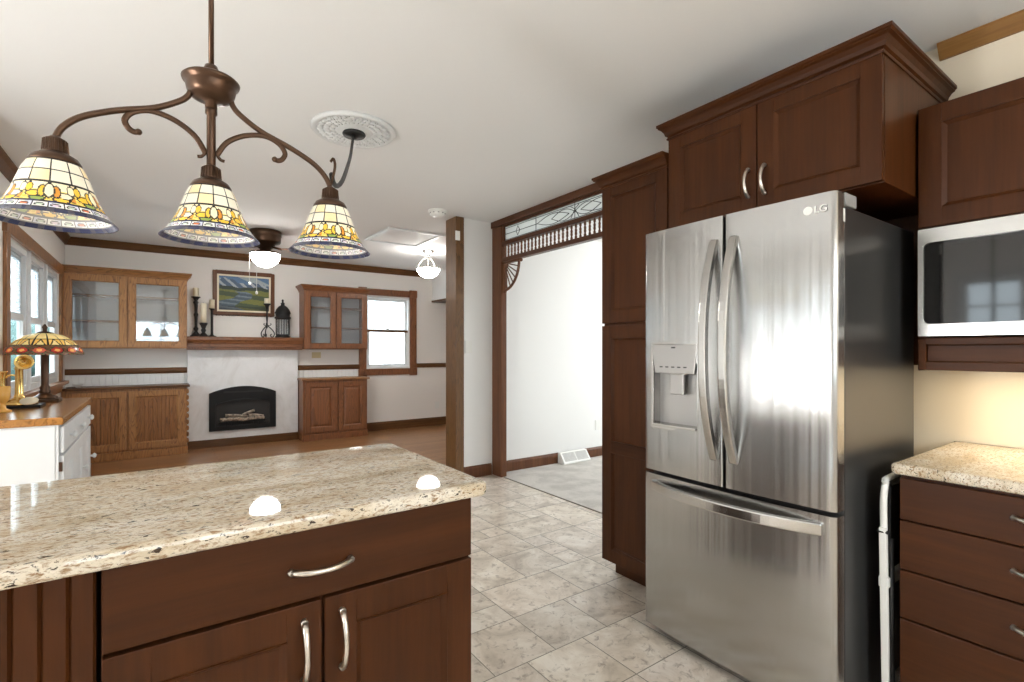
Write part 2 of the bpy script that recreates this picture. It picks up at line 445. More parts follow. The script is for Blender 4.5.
# crown, chair rail, baseboards
crown = [(0, CEIL), (.055, CEIL), (.055, CEIL-.015), (.035, CEIL-.035), (.018, CEIL-.075), (.012, CEIL-.09), (0, CEIL-.09)]
struct('trim_crown_family', B().sweep(crown, [(XL, YJ), (XL, YB), (3.75, YB)], 1), M['trim_x'])
small = [(0, CEIL), (.045, CEIL), (.045, CEIL-.012), (.02, CEIL-.05), (.012, CEIL-.062), (0, CEIL-.062)]
struct('trim_crown_kitchen', B().sweep(small, [(XR, -2.5), (XR, .69)], -1), M['honey_y'])
rail = [(0, .975), (.02, .975), (.026, 1.0), (.026, 1.03), (.014, 1.045), (0, 1.045)]
struct('trim_chair_rail_left', B().sweep(rail, [(XL, YB), (.33, YB)], 1), M['trim_x'])
struct('trim_chair_rail_middle', B().sweep(rail, [(1.6, YB), (2.52, YB)], 1), M['trim_x'])
struct('trim_chair_rail_right', B().sweep(rail, [(3.47, YB), (6.2, YB)], 1), M['trim_x'])
b = B()
for xa, xb in ((XL+.002, 2.50),):
    n_ = int((xb-xa)/.06)
    for k in range(n_): b.prism([(xa+.06*k, YB), (xa+.06*k, YB-.003), (xa+.06*k+.004, YB-.008), (xa+.06*k+.056, YB-.008), (xa+.06*k+.06, YB-.003), (xa+.06*k+.06, YB)], 'z', .13, .976)
struct('trim_wainscot', b, M['wall_cool'])
bb = [(0, 0), (.018, 0), (.018, .105), (.010, .13), (0, .135)]
struct('baseboard_back', B().sweep(bb, [(2.54, YB), (6.2, YB)], 1), M['trim_x'])
struct('baseboard_left', B().sweep(bb, [(XL, YJ), (XL, YB-.4)], 1), M['trim_y'])
bs = [(0, 0), (.018, 0), (.018, .092), (.010, .112), (0, .116)]
struct('baseboard_stub', B().sweep(bs, [(2.44, YS), (XO-.045, YS)], 1), M['casing_z'])
struct('baseboard_center', B().sweep(bs, [(XO+.045, YS), (XE, YS)], 1), M['casing_z'])

# post at the end of the stub wall, with cap
b = B(); b.box(2.35, 2.44, YS-.02, YS+.19, 0, CEIL)
struct('trim_post', b, M['post'], .004)

# ------------------------------------------------------------------ windows and doors of the room
def win_sash(b, a0, a1, z0, z1, w, d0, d1):
    b.box(a0, a0+w, d0, d1, z0, z1); b.box(a1-w, a1, d0, d1, z0, z1)
    b.box(a0+w, a1-w, d0, d1, z0, z0+w); b.box(a0+w, a1-w, d0, d1, z1-w, z1)
# window_1: triple double-hung on the left wall (local x = world y, outward = +x)
FX = frame((XL, 0, 0), (0, 1, 0), (1, 0, 0))
y0, y1, z0, z1 = W1
b = B(FX)
cas = .11
b.box(y0-cas, y0, 0, .022, z0-.05, z1+.1); b.box(y1, y1+cas, 0, .022, z0-.05, z1+.1); b.box(y0-cas-.02, y1+cas+.02, 0, .028, z1, z1+.105)
b.box(y0-cas-.03, y1+cas+.03, 0, .07, z0-.035, z0); b.box(y0-cas, y1+cas, 0, .02, z0-.12, z0-.035)
w1 = struct('window_1', b, M['oak_panel'], .004)
b = B(FX); u = (y1-y0)/3; zm = 1.50
for k in range(3):
    p, q = y0+k*u, y0+(k+1)*u
    b.box(p, p+.05, -.066, -.01, z0, z1); b.box(q-.05, q, -.066, -.01, z0, z1)
    b.box(p+.05, q-.05, -.066, -.01, z1-.05, z1); b.box(p+.05, q-.05, -.066, -.005, z0, z0+.05)
    win_sash(b, p+.05, q-.05, zm, z1-.05, .05, -.064, -.044)
    win_sash(b, p+.05, q-.05, z0+.05, zm+.05, .05, -.040, -.020)
    b.box(p-.012, p+.012, -.012, .012, z0, z1)
obj('window_frame', b, M['white_paint'], w1, .003)
for k in range(3):
    p, q = y0+k*u+.1, y0+(k+1)*u-.1
    obj('pane', B(FX).box(p, q, -.060, -.057, zm+.04, z1-.09), M['glass'], w1)
    obj('pane', B(FX).box(p, q, -.037, -.034, z0+.09, zm+.01), M['glass'], w1)
    bb_ = B(FX); zz = zm+.02
    while zz < z1-.06:
        bb_.prism([(-.040, zz), (-.034, zz+.009), (-.040, zz+.018), (-.043, zz+.009)], 'x', p-.03, q+.03); zz += .018
    obj('blind', bb_, M['blind'], w1)
portal('portal', (XL-.09, 6.15, 1.5), (0, -PI/2, 0), 1.2, 2.2)

# window_2: back wall double hung, stained casing with corner blocks (outward = -y)
FB = frame((0, YB, 0), (1, 0, 0), (0, -1, 0))
x0, x1, z0, z1 = W2
b = B(FB)
for p, q in ((x0-.105, x0+.01), (x1-.01, x1+.105)):
    b.box(p, q, 0, .022, z0-.10, z1+.1)
    b.box(p+.03, q-.03, .022, .028, z0, z1)
    b.box(p-.006, q+.006, 0, .032, z1, z1+.115); b.box(p-.006, q+.006, 0, .032, z0-.115, z0)
    for zc in (z1+.057, z0-.057):
        b2 = [(.040, .032), (.040, .040), (.030, .044), (.022, .036), (.001, .040)]
        vs = B(); 
        for r_, yy in ((.042, .038),):
            n = 20; ring = [( (p+q)/2+r_*math.cos(2*PI*k/n), zc+r_*math.sin(2*PI*k/n)) for k in range(n)]
            b.prism(ring, 'y', .03, yy)
b.box(x0, x1, 0, .024, z1, z1+.1); b.box(x0, x1, 0, .024, z0-.1, z0)
w2 = struct('window_2', b, M['oak_red'], .003)
b = B(FB); zm = 1.55
b.box(x0, x0+.03, -.13, -.005, z0, z1); b.box(x1-.03, x1, -.13, -.005, z0, z1); b.box(x0, x1, -.13, -.005, z1-.04, z1); b.box(x0, x1, -.13, .01, z0, z0+.03)
win_sash(b, x0+.03, x1-.03, zm, z1-.04, .04, -.11, -.075); win_sash(b, x0+.03, x1-.03, z0+.03, zm+.045, .045, -.07, -.035)
obj('window_frame', b, M['white_paint'], w2, .003)
obj('rail_bar', B(FB).box(x0+.03, x1-.03, -.034, -.026, zm-.002, zm+.030), M['trim_x'], w2)
b = B(FB); b.box((x0+x1)/2-.02, (x0+x1)/2+.02, -.035, -.02, zm+.044, zm+.06); b.box((x0+x1)/2-.06, (x0+x1)/2+.06, -.036, -.022, z0+.09, z0+.115)
obj('sash_lock', b, M['bronze'], w2)
obj('pane', B(FB).box(x0+.07, x1-.07, -.094, -.090, zm+.03, z1-.07), M['glass'], w2)
obj('pane', B(FB).box(x0+.07, x1-.07, -.054, -.050, z0+.07, zm+.01), M['glass'], w2)
portal('portal', (3.0, YB+.15, 1.5), (-PI/2, 0, 0), .75, 1.15)

# off-frame openings; the rear and east windows are added for daylight fill
FK = frame((XK, 0, 0), (0, 1, 0), (1, 0, 0))
def plain_window(name, F, a0, a1, z0, z1, cols, rows, m, gl=True):
    b = B(F); win_sash(b, a0-.08, a1+.08, z0-.08, z1+.08, .08, -.0, .02); win_sash(b, a0, a1, z0, z1, .05, -.1, -.03)
    for k in range(1, cols):
        c = a0+(a1-a0)*k/cols; b.box(c-.018, c+.018, -.09, -.04, z0+.05, z1-.05)
    for k in range(1, rows):
        c = z0+(z1-z0)*k/rows; b.box(a0+.05, a1-.05, -.085, -.045, c-.012, c+.012)
    w = struct(name, b, m)
    obj('pane', B(F).box(a0+.05, a1-.05, -.068, -.064, z0+.05, z1-.05), M['glass'], w); return w
plain_window('window_3', FK, *W3, 2, 3, M['white_paint'])
plain_window('door_1', FK, *D1, 2, 1, M['white_paint'])
pd = None
for o_ in COL.objects:
    if o_.name == 'door_1': pd = o_
b = B(); yy = D1[0]+.02; k = 0  # unseen blind added to dim and streak the door's reflection in the refrigerator
while yy < D1[1]-.02:
    a = math.radians(62+6*math.sin(k*1.7)); h_ = .044
    b.tube([(XK+.07, yy, .05), (XK+.07, yy, D1[3]-.03)], h_, 4, ry=.0012, up=(math.cos(a), math.sin(a), 0)); yy += .080; k += 1
obj('vertical_blind', b, M['slat'], pd); obj('blind_rail', B().box(XK+.03, XK+.11, D1[0]-.03, D1[1]+.03, D1[3]-.03, D1[3]+.03), M['white_paint'], pd)
plain_window('window_4', frame((0, YR, 0), (1, 0, 0), (0, 1, 0)), *W6, 3, 2, M['white_paint'])
plain_window('window_5', frame((XE, 0, 0), (0, 1, 0), (-1, 0, 0)), *W5, 3, 1, M['white_paint'])
portal('portal', (XK-.15, 2.70, 1.04), (0, -PI/2, 0), 2.05, 1.3)
portal('portal', (XK-.15, 1.525, 1.62), (0, -PI/2, 0), .95, .55)
portal('portal', (XE+.15, 2.3, 1.4), (0, PI/2, 0), 1.4, 2.2)
portal('portal', (.4, YR-.15, 1.55), (PI/2, 0, 0), 2.0, 1.1)
struct('ground', B().box(-30, 35, -30, 40, -.3, -.12), M['lawn'])
# hedge seen through the left window
b = B(); random.seed(3)
for k in range(90):
    cx, cz = random.uniform(-4.0, -.8), random.uniform(.0, 1.45)
    b.sphere((cx, 10.6+random.uniform(-.25, .25), cz), random.uniform(.28, .42), 8)
tag(obj('hedge', b, M['hedge']), 'clipped blue green hedge outside the lower panes of the left window', 'hedge')

# unseen globes added as fill light for the ceiling and cabinets
for k, (cx, cy, dz, gr, gm) in enumerate(((1.5, -1.35, .62, .14, 'globe'), (-1.8, 1.25, 1.30, .21, 'globe_soft'))):
    t_ = thing('pendant_globe', ['opal globe pendant over the near kitchen aisle', 'large opal globe pendant in the breakfast corner'][k], 'light', (cx, cy, CEIL))
    b = B(); b.lathe([(.001, CEIL), (.06, CEIL), (.06, CEIL-.02), (.008, CEIL-.03), (.008, CEIL-dz), (.05, CEIL-dz-.01), (.055, CEIL-dz-.04), (.001, CEIL-dz-.041)], (cx, cy, 0), 24); obj('stem', b, M['bronze'], t_)
    b = B(); b.sphere((cx, cy, CEIL-dz-.02-gr), gr, 16); obj('globe', b, M[gm], t_)

# ------------------------------------------------------------------ doors, drawers, pulls
def pull(b, cx, cz, L, vert, out=0.0, rise=.030):
    """satin bow pull in local frame, feet on y=out"""
    pts = []; N = 14
    for i in range(N+1):
        s = -1+2*i/N; y = out+.006+rise*(1-s**2)**.75*1.0
        if vert: pts.append((cx, y, cz+s*L/2))
        else: pts.append((cx+s*L/2, y, cz))
    rr = [.0075]+[.0055+.0018*abs(-1+2*i/N) for i in range(1, N)]+[.0075]
    b.tube(pts, rr, 10)
    for s in (-1, 1):
        p = (cx, out+.006, cz+s*L/2) if vert else (cx+s*L/2, out+.006, cz)
        b.tube([(p[0], out-.002, p[2]), (p[0], out+.012, p[2])], .0072, 10, up=(1, 0, 0))
def shaker(parent, F, x0, x1, z0, z1, m, mp, t=.02, rail=.06, bead=False, pan_in=.0125, glass_m=None, raised=False, rail_b=None):
    """framed door standing on local y = 0..t"""
    rb = rail_b or rail
    b = B(F)
    b.box(x0, x0+rail, 0, t, z0, z1); b.box(x1-rail, x1, 0, t, z0, z1)
    b.box(x0+rail, x1-rail, 0, t, z0, z0+rb); b.box(x0+rail, x1-rail, 0, t, z1-rail, z1)
    # sloped inner lip
    i0, i1, k0, k1 = x0+rail, x1-rail, z0+rb, z1-rail; w = .015
    for (p, q, r, s) in (((i0, t, k0), (i1, t, k0), (i1-w, t-pan_in, k0+w), (i0+w, t-pan_in, k0+w)), ((i1, t, k0), (i1, t, k1), (i1-w, t-pan_in, k1-w), (i1-w, t-pan_in, k0+w)),
                         ((i1, t, k1), (i0, t, k1), (i0+w, t-pan_in, k1-w), (i1-w, t-pan_in, k1-w)), ((i0, t, k1), (i0, t, k0), (i0+w, t-pan_in, k0+w), (i0+w, t-pan_in, k1-w))):
        back = [(v[0], .001, v[2]) for v in (p, q, r, s)]
        b._add([p, q, r, s]+back, [(0, 1, 2, 3), (4, 7, 6, 5), (0, 4, 5, 1), (1, 5, 6, 2), (2, 6, 7, 3), (3, 7, 4, 0)])
    d = obj('door', b, m, parent, .0018)
    if glass_m:
        obj('glass', B(F).box(i0, i1, t*.35, t*.35+.004, k0, k1), glass_m, d)
    else:
        b = B(F); yp = t-pan_in
        if bead:
            n = max(3, round((i1-i0)/.042)); wq = (i1-i0)/n
            for k in range(n):
                a = i0+k*wq
                b.prism([(a, .002), (a, yp-.004), (a+.004, yp), (a+wq-.004, yp), (a+wq, yp-.004), (a+wq, .002)], 'z', k0, k1)
        elif raised:
            b.box(i0, i1, .002, yp-.004, k0, k1)
            e = .03
            b._add([(i0+w, yp-.004, k0+w), (i1-w, yp-.004, k0+w), (i1-w, yp-.004, k1-w), (i0+w, yp-.004, k1-w), (i0+w+e, yp+.006, k0+w+e), (i1-w-e, yp+.006, k0+w+e), (i1-w-e, yp+.006, k1-w-e), (i0+w+e, yp+.006, k1-w-e)],
                   [(0, 1, 5, 4), (1, 2, 6, 5), (2, 3, 7, 6), (3, 0, 4, 7), (4, 5, 6, 7), (0, 3, 2, 1)])
        else: b.box(i0, i1, .002, yp, k0, k1)
        obj('panel', b, mp, d)
    return d
def handle(parent, F, cx, cz, L, vert, out=.02):
    b = B(F); pull(b, cx, cz, L, vert, out); return obj('handle', b, M['nickel'], parent)

# ------------------------------------------------------------------ island
isl = thing('island_cabinet', 'dark cherry kitchen island cabinet below the speckled granite top', 'cabinet', (.0, 1.5, 0))
IY = 1.185; IXR = .692
FI = frame((0, IY, 0), (1, 0, 0), (0, -1, 0))
b = B(); b.box(-.085, IXR, IY, 1.78, .10, .875); b.box(-.08, IXR-.06, IY+.06, 1.76, 0, .10)
obj('body', b, M['cherry_v'], isl)
b = B(FI)
xx = -.092
while xx > -.80:
    b.prism([(xx, -.02), (xx, .004), (xx-.004, .010), (xx-.033, .010), (xx-.037, .004), (xx-.037, -.02)], 'z', .0, .875); xx -= .037
b.box(-.83, -.092, -.60, -.02, 0, .875)
obj('beadboard_panel', b, M['cherry_v'], isl)
dr = obj('drawer', B(FI).box(-.083, IXR-.002, 0, .02, .713, .868), M['cherry_x'], isl, .003)
handle(dr, FI, .300, .783, .128, False)
d1 = shaker(isl, FI, -.083, .300, .10, .705, M['cherry_v'], M['cherry_v'], rail=.072); handle(d1, FI, .262, .603, .128, True)
d2 = shaker(isl, FI, .307, IXR-.002, .10, .705, M['cherry_v'], M['cherry_v'], rail=.072); handle(d2, FI, .345, .605, .128, True)

def slab(x0, x1, y0, y1, z0, z1, rc, corners, r=.012):
    """stone slab, rounded plan corners and a rounded arris"""
    pts = []
    for k, (cx, cy, a0) in enumerate(((x1, y1, 0), (x0, y1, 90), (x0, y0, 180), (x1, y0, 270))):
        rad = rc if k in corners else .001
        ox = cx-rad*(1 if cx == x1 else -1); oy = cy-rad*(1 if cy == y1 else -1)
        for i in range(7):
            a = math.radians(a0+15*i); pts.append((ox+rad*math.cos(a), oy+rad*math.sin(a)))
    cx, cy = (x0+x1)/2, (y0+y1)/2; b = B(); vs = []; fs = []; n = len(pts)
    prof = [(r, 0)]+[(r-r*math.sin(math.radians(a)), r-r*math.cos(math.radians(a))) for a in (30, 60, 90)]
    lev = [(i, z0+h_) for i, h_ in prof]+[(i, z1-h_) for i, h_ in reversed(prof)]
    for ins, z in lev:
        for i, p in enumerate(pts):
            q, w_ = Vector(pts[i-1]), Vector(pts[(i+1) % n]); d = (w_-q).normalized(); nn = Vector((d.y, -d.x))
            vs.append((p[0]-nn.x*ins, p[1]-nn.y*ins, z))
    for j in range(len(lev)-1):
        for i in range(n): fs.append((j*n+i, j*n+(i+1) % n, (j+1)*n+(i+1) % n, (j+1)*n+i))
    fs += [tuple(range(n)), tuple(range((len(lev)-1)*n, len(lev)*n))]
    b._add(vs, fs, False); return b
tag(obj('island_countertop', slab(-.88, .728, 1.128, 1.83, .876, .912, .03, (0, 3)), M['granite']), 'cream and brown speckled granite slab on top of the kitchen island', 'countertop')

# ------------------------------------------------------------------ tall pantry, fridge cabinet, microwave cabinet
FRX = 2.05
FY = frame((FRX, 0, 0), (0, 1, 0), (-1, 0, 0))
cabcrown = lambda zt, zb: [(-.018, zb), (.004, zb), (.006, zb+.006), (.002, zb+.011), (.002, zb+.015), (.010, zb+.020), (.014, zb+.034), (.024, zb+.048), (.034, zb+.054), (.034, zb+.058), (.040, zb+.062), (.040, zt), (-.018, zt)]
pan = thing('pantry_cabinet', 'tall dark cherry pantry cabinet with two stacked doors left of the refrigerator', 'cabinet', (2.35, 1.78, 0))
b = B(); b.box(FRX, XR, 1.556, 2.0, .10, 2.185); b.box(FRX+.075, XR, 1.556, 1.985, 0, .10)
obj('body', b, M['cherry_v'], pan, .002)
shaker(pan, FY, 1.559, 1.998, .10, 1.398, M['cherry_v'], M['cherry_v'], rail=.068)
shaker(pan, FY, 1.559, 1.998, 1.412, 2.175, M['cherry_v'], M['cherry_v'], rail=.068)
# middle rail of the tall lower door
obj('mid_rail', B(FY).box(1.598, 1.93, .008, .0205, .70, .765), M['cherry_y'], pan, .002)
obj('crown', B().sweep(cabcrown(2.228, 2.156), [(XR, 2.0), (FRX-.02, 2.0), (FRX-.02, 1.556)], 1), M['cherry_y'], pan)

fc = thing('refrigerator_cabinet', 'dark cherry two-door wall cabinet above the refrigerator', 'cabinet', (2.35, 1.11, 1.87))
obj('body', B().box(FRX, XR-.025, .668, 1.553, 1.846, 2.30), M['cherry_v'], fc, .002)
obj('back_panel', B().box(XR-.06, XR-.035, .672, 1.55, 1.2, 1.845), M['cherry_v'], fc)  # dark panel added in place of the shade behind and above the refrigerator
f1 = shaker(fc, FY, 1.113, 1.551, 1.850, 2.296, M['cherry_v'], M['cherry_v'], rail=.066)
f2 = shaker(fc, FY, .670, 1.108, 1.850, 2.296, M['cherry_v'], M['cherry_v'], rail=.066)
handle(f1, FY, 1.145, 1.965, .115, True); handle(f2, FY, 1.076, 1.965, .115, True)
obj('crown', B().sweep(cabcrown(2.360, 2.286), [(XR-.028, 1.553), (FRX-.02, 1.553), (FRX-.02, .668), (XR-.028, .668)], 1), M['cherry_y'], fc)

FM = frame((2.365, 0, 0), (0, 1, 0), (-1, 0, 0))
mc = thing('microwave_cabinet', 'dark cherry wall cabinet holding the built-in microwave, cut by right edge', 'cabinet', (2.5, .3, 1.2))
b = B(); b.box(2.365, XR-.002, -.12, .660, 1.722, 2.175); b.box(2.365, XR-.002, .640, .660, 1.19, 1.722); b.box(2.365, XR-.002, -.12, -.10, 1.19, 1.722)
b.box(2.68, XR-.002, -.10, .64, 1.19, 1.722); b.box(2.38, 2.68, -.10, .64, 1.285, 1.312)
obj('body', b, M['cherry_v'], mc, .002)
shaker(mc, FM, .27, .658, 1.724, 2.172, M['cherry_v'], M['cherry_v'], rail=.068)
shaker(mc, FM, -.118, .266, 1.724, 2.172, M['cherry_v'], M['cherry_v'], rail=.068)
b = B(FM); b.box(-.10, .64, 0, .016, 1.284, 1.310); b.box(-.12, .66, .0, .012, 1.19, 1.222); b.box(.636, .66, 0, .018, 1.19, 1.306); b.box(-.10, .636, -.02, -.0, 1.222, 1.284)
obj('valance', b, M['cherry_y'], mc, .003)

mw = thing('microwave_oven', 'built-in stainless microwave with black glass door under the cherry cabinet', 'microwave', (2.5, .3, 1.312))
obj('housing', B().box(2.375, 2.675, -.095, .635, 1.316, 1.716), M['dark'], mw)
b = B(FM)
def rrect(x0, x1, z0, z1, r, n=6):
    o = []
    for cx, cz, a0 in ((x1-r, z1-r, 0), (x0+r, z1-r, 90), (x0+r, z0+r, 180), (x1-r, z0+r, 270)):
        for i in range(n+1):
            a = math.radians(a0+90*i/n); o.append((cx+r*math.cos(a), cz+r*math.sin(a)))
    return o
def ring_face(b, outer, inner, y0, y1):
    n = len(outer); vs = [(p[0], y, p[1]) for y in (y0, y1) for poly in (outer, inner) for p in poly]
    fs = []
    for i in range(n):
        j = (i+1) % n
        fs += [(i, j, n+j, n+i), (2*n+i, 3*n+i, 3*n+j, 2*n+j), (i, 2*n+i, 2*n+j, j), (n+i, n+j, 3*n+j, 3*n+i)]
    b._add(vs, fs)
ring_face(b, rrect(-.118, .659, 1.316, 1.718, .004), rrect(.02, .642, 1.362, 1.664, .018), -.01, .022)
fr_ = obj('front_frame', b, M['steel_flat'], mw, .0015)
b = B(FM); b.prism(rrect(.018, .644, 1.360, 1.666, .018), 'y', -.008, .014); obj('door_glass', b, M['black_glass'], mw)
b = B(FM); 
for k in range(5): b.box(.10+.008*k, .104+.008*k, .0141, .0146, 1.44, 1.455)
b.box(.09, .15, .0141, .0146, 1.47, 1.50)
obj('keypad', b, M['steel_grey'], mw)
obj('light_strip', B().box(2.42, 2.55, -.05, .6, 1.195, 1.205), M['white_plastic'], mc)

# ------------------------------------------------------------------ right base cabinet and top
bc = thing('base_cabinet', 'dark cherry base cabinet of drawers right of the refrigerator', 'cabinet', (2.35, .2, 0))
FD = frame((FRX, 0, 0), (0, 1, 0), (-1, 0, 0))
b = B(); b.box(FRX, XR-.03, -.28, .622, .10, .846); b.box(FRX+.07, XR-.03, -.27, .61, 0, .10); obj('body', b, M['cherry_v'], bc, .002)
for z0, z1 in ((.700, .838), (.534, .695), (.372, .529), (.105, .367)):
    d = obj('drawer', B(FD).box(-.278, .620, 0, .02, z0, z1), M['cherry_y'], bc, .003)
    handle(d, FD, .270, (z0+z1)/2+.01 if z0 > .3 else .26, .15, False)
tag(obj('wall_countertop', slab(2.018, XR, -.45, .645, .848, .884, .02, (1, 2)), M['granite']), 'cream speckled granite slab on the drawer base cabinet at right', 'countertop')

# ------------------------------------------------------------------ folding chair frame stored in the gap
st = thing('folding_stool', 'white metal folding step stool stored on edge beside the refrigerator', 'stool', (2.1, .664, 0))
b = flat_bar([(2.052, .664, .012), (2.022, .664, .66)], .022, .018, (0, 1, 0)); obj('leg', b, M['white_plastic'], st, .003)
b = B(); b.tube(smooth([(2.032, .664, .60), (2.026, .664, .72), (2.030, .664, .77), (2.045, .664, .805), (2.08, .664, .822), (2.5, .664, .825)]), .0105, 8); obj('hoop', b, M['white_plastic'], st)
b = B(); b.tube([(2.06, .650, .02), (2.05, .650, .62)], .009, 8); obj('rear_leg', b, M['iron'], st)
b = B(); b.box(2.03, 2.4, .655, .675, .45, .49); b.box(2.025, 2.06, .65, .68, .452, .488); obj('step', b, M['white_plastic'], st, .004)
b = B(); b.box(2.04, 2.4, .648, .664, .52, .80); obj('seat', b, M['black_plastic'], st, .004)
b = B(); b.tube([(2.020, .648, .645), (2.018, .680, .645)], .006, 8); obj('rivet', b, M['iron'], st)

# ------------------------------------------------------------------ refrigerator
rf = thing('refrigerator', 'stainless French-door refrigerator with bottom freezer and water dispenser', 'refrigerator', (2.15, 1.105, 0))
RY0, RY1, RX = .718, 1.506, 1.797
obj('case', B().box(1.862, 2.52, RY0+.002, RY1-.002, .03, 1.745), M['fridge_side'], rf, .006)
for yy in (.80, 1.41):
    for xx in (1.92, 2.45):
        b = B(); b.lathe([(.02, 0), (.024, .006), (.024, .03), (.015, .031)], (xx, yy, 0), 16, close=True); obj('foot', b, M['black_plastic'], rf)
obj('foot_grille', B().box(1.875, 1.89, RY0+.02, RY1-.02, .012, .05), M['black_plastic'], rf)
def bulge(y):
    s = (y-(RY0+RY1)/2)/((RY1-RY0)/2); return .016*(1-s*s)
def door_poly(y0, y1, rl, rr, back=1.855):
    """plan outline with softly rounded front corners"""
    pts = [(back, y0)]
    for k in range(7):
        a = PI/2*k/6; pts.append((RX-bulge(y0+rl)+rl*(1-math.sin(a)), y0+rl-rl*math.cos(a)))
    n = 14
    for k in range(1, n):
        y = y0+rl+(y1-y0-rl-rr)*k/n; pts.append((RX-bulge(y), y))
    for k in range(7):
        a = PI/2*k/6; pts.append((RX-bulge(y1-rr)+rr*(1-math.cos(a)), y1-rr+rr*math.sin(a)))
    pts.append((back, y1)); return pts
def fridge_door(name, y0, y1, z0, z1, rl, rr, hole=None):
    b = B(); full = door_poly(y0, y1, rl, rr)
    if hole:
        ha, hb, hz0, hz1 = hole
        lo = [p for p in full if p[1] < ha]; hi = [p for p in full if p[1] > hb]
        mid = lambda y: (RX-bulge(y), y)
        lo = lo+[mid(ha), (1.855, ha)]; hi = [(1.855, hb), mid(hb)]+hi
        sl = lo[:-1]+[q for q in full if ha <= q[1] <= hb]+hi[1:]
        sl = [p for k_, p in enumerate(sl) if k_ == 0 or p != sl[k_-1]]
        b.prism(sl, 'z', z0, hz0); b.prism(sl, 'z', hz1, z1); b.prism(lo, 'z', hz0, hz1); b.prism(hi, 'z', hz0, hz1)
    else: b.prism(full, 'z', z0, z1)
    o = obj(name, b, M['steel'], rf)
    for p in o.data.polygons: p.use_smooth = abs(p.normal.z) < .5
    o.data.set_sharp_from_angle(angle=math.radians(32))
    return o
DM = 1.105
dl = fridge_door('left_door', DM+.005, RY1, .735, 1.785, .008, .022, (1.222, 1.445, .935, 1.21))
obj('dispenser_recess', B().box(1.835, 1.85, 1.215, 1.452, .93, 1.215), M['steel_grey'], dl)
dr_ = fridge_door('right_door', RY0, DM-.005, .735, 1.785, .022, .008)
fz = fridge_door('freezer_drawer', RY0, RY1, .045, .718, .022, .022)
for dd, yc in ((dl, DM+.040), (dr_, DM-.042)):
    pts = []
    for k in range(25):
        s = -1+2*k/24; pts.append((RX-bulge(yc)+.004-.078*(1-abs(s)**2.4), yc, 1.265+s*.43))
    bh = flat_bar(pts, .034, .024, (0, 1, 0))
    obj('handle', bh, M['steel_handle'], dd, .006)
pts = []
for k in range(25):
    s = -1+2*k/24; y = DM+s*.345; pts.append((RX-bulge(y)-.002-.058*(1-abs(s)**2.4), y, .672))
bh = flat_bar(pts, .042, .024, (0, 0, 1))
obj('handle', bh, M['steel_handle'], fz, .006)
# dispenser: raised surround, control panel, paddle, tray
b = B(); ring_face(b, rrect(1.208, 1.458, .922, 1.300, .012), rrect(1.222, 1.445, .936, 1.288, .010), -1.797, -1.786)
# (ring_face works in x,z with y depth; turn it so that depth runs along x)
for v in b.bm.verts:
    x_, y_, z_ = v.co; v.co = (-y_, x_, z_)
dp = obj('dispenser_surround', b, M['steel_flat'], dl, .002)
b = B(); b.prism([(1.235, 1.165), (1.432, 1.165), (1.446, 1.288), (1.221, 1.288)], 'x', 1.780, 1.81); obj('control_panel', b, M['steel_grey'], dl, .003)
b = B()
for k in range(5): b.box(1.7785, 1.7801, 1.27+.03*k, 1.285+.03*k, 1.190, 1.195)
obj('control_marks', b, M['fridge_side'], dl)
obj('control_badge', B().box(1.7785, 1.7801, 1.325, 1.345, 1.272, 1.278), M['fridge_side'], dl)
b = B(); b.box(1.80, 1.815, 1.300, 1.368, 1.075, 1.165); b.box(1.79, 1.82, 1.285, 1.385, 1.16, 1.175); obj('paddle', b, M['steel_grey'], dl, .003)
b = B(); b.box(1.775, 1.845, 1.226, 1.441, .936, .946); obj('drip_tray', b, M['steel_flat'], dl, .002)
# hinge covers
for yc in (.744, 1.465):
    b = B(); b.box(1.858, 1.945, yc-.030, yc+.030, 1.745, 1.788); obj('hinge_cover', b, M['hinge_grey'], rf, .004)
b = B(); b.box(1.848, 1.862, RY0-.001, RY0+.012, 1.69, 1.735); obj('hinge_plate', b, M['white_plastic'], rf, .002)
# badge
def text_mesh(body, size, X, depth=.0006):
    cu = bpy.data.curves.new('badge', 'FONT'); cu.body = body; cu.size = size; cu.extrude = depth; cu.offset = size*.012
    to = bpy.data.objects.new('badge', cu); COL.objects.link(to); bpy.context.view_layer.update()
    me = bpy.data.meshes.new_from_object(to.evaluated_get(bpy.context.evaluated_depsgraph_get()))
    bm = bmesh.new(); bm.from_mesh(me); bm.transform(X); bpy.data.objects.remove(to); return bm
bx = RX-bulge(.79)-.0012
Xt = Matrix(((0, 0, -1, bx), (-1, 0, 0, .784), (0, 1, 0, 1.722), (0, 0, 0, 1)))
bm = text_mesh('LG', .034, Xt)
obj('badge_letters', bm, M['white_plastic'], dr_)
b = B(); n = 24; b.prism([(.803+.0145*math.cos(2*PI*k/n), 1.734+.0145*math.sin(2*PI*k/n)) for k in range(n)], 'x', bx-.0006, bx+.003); obj('badge_disc', b, M['white_plastic'], dr_)

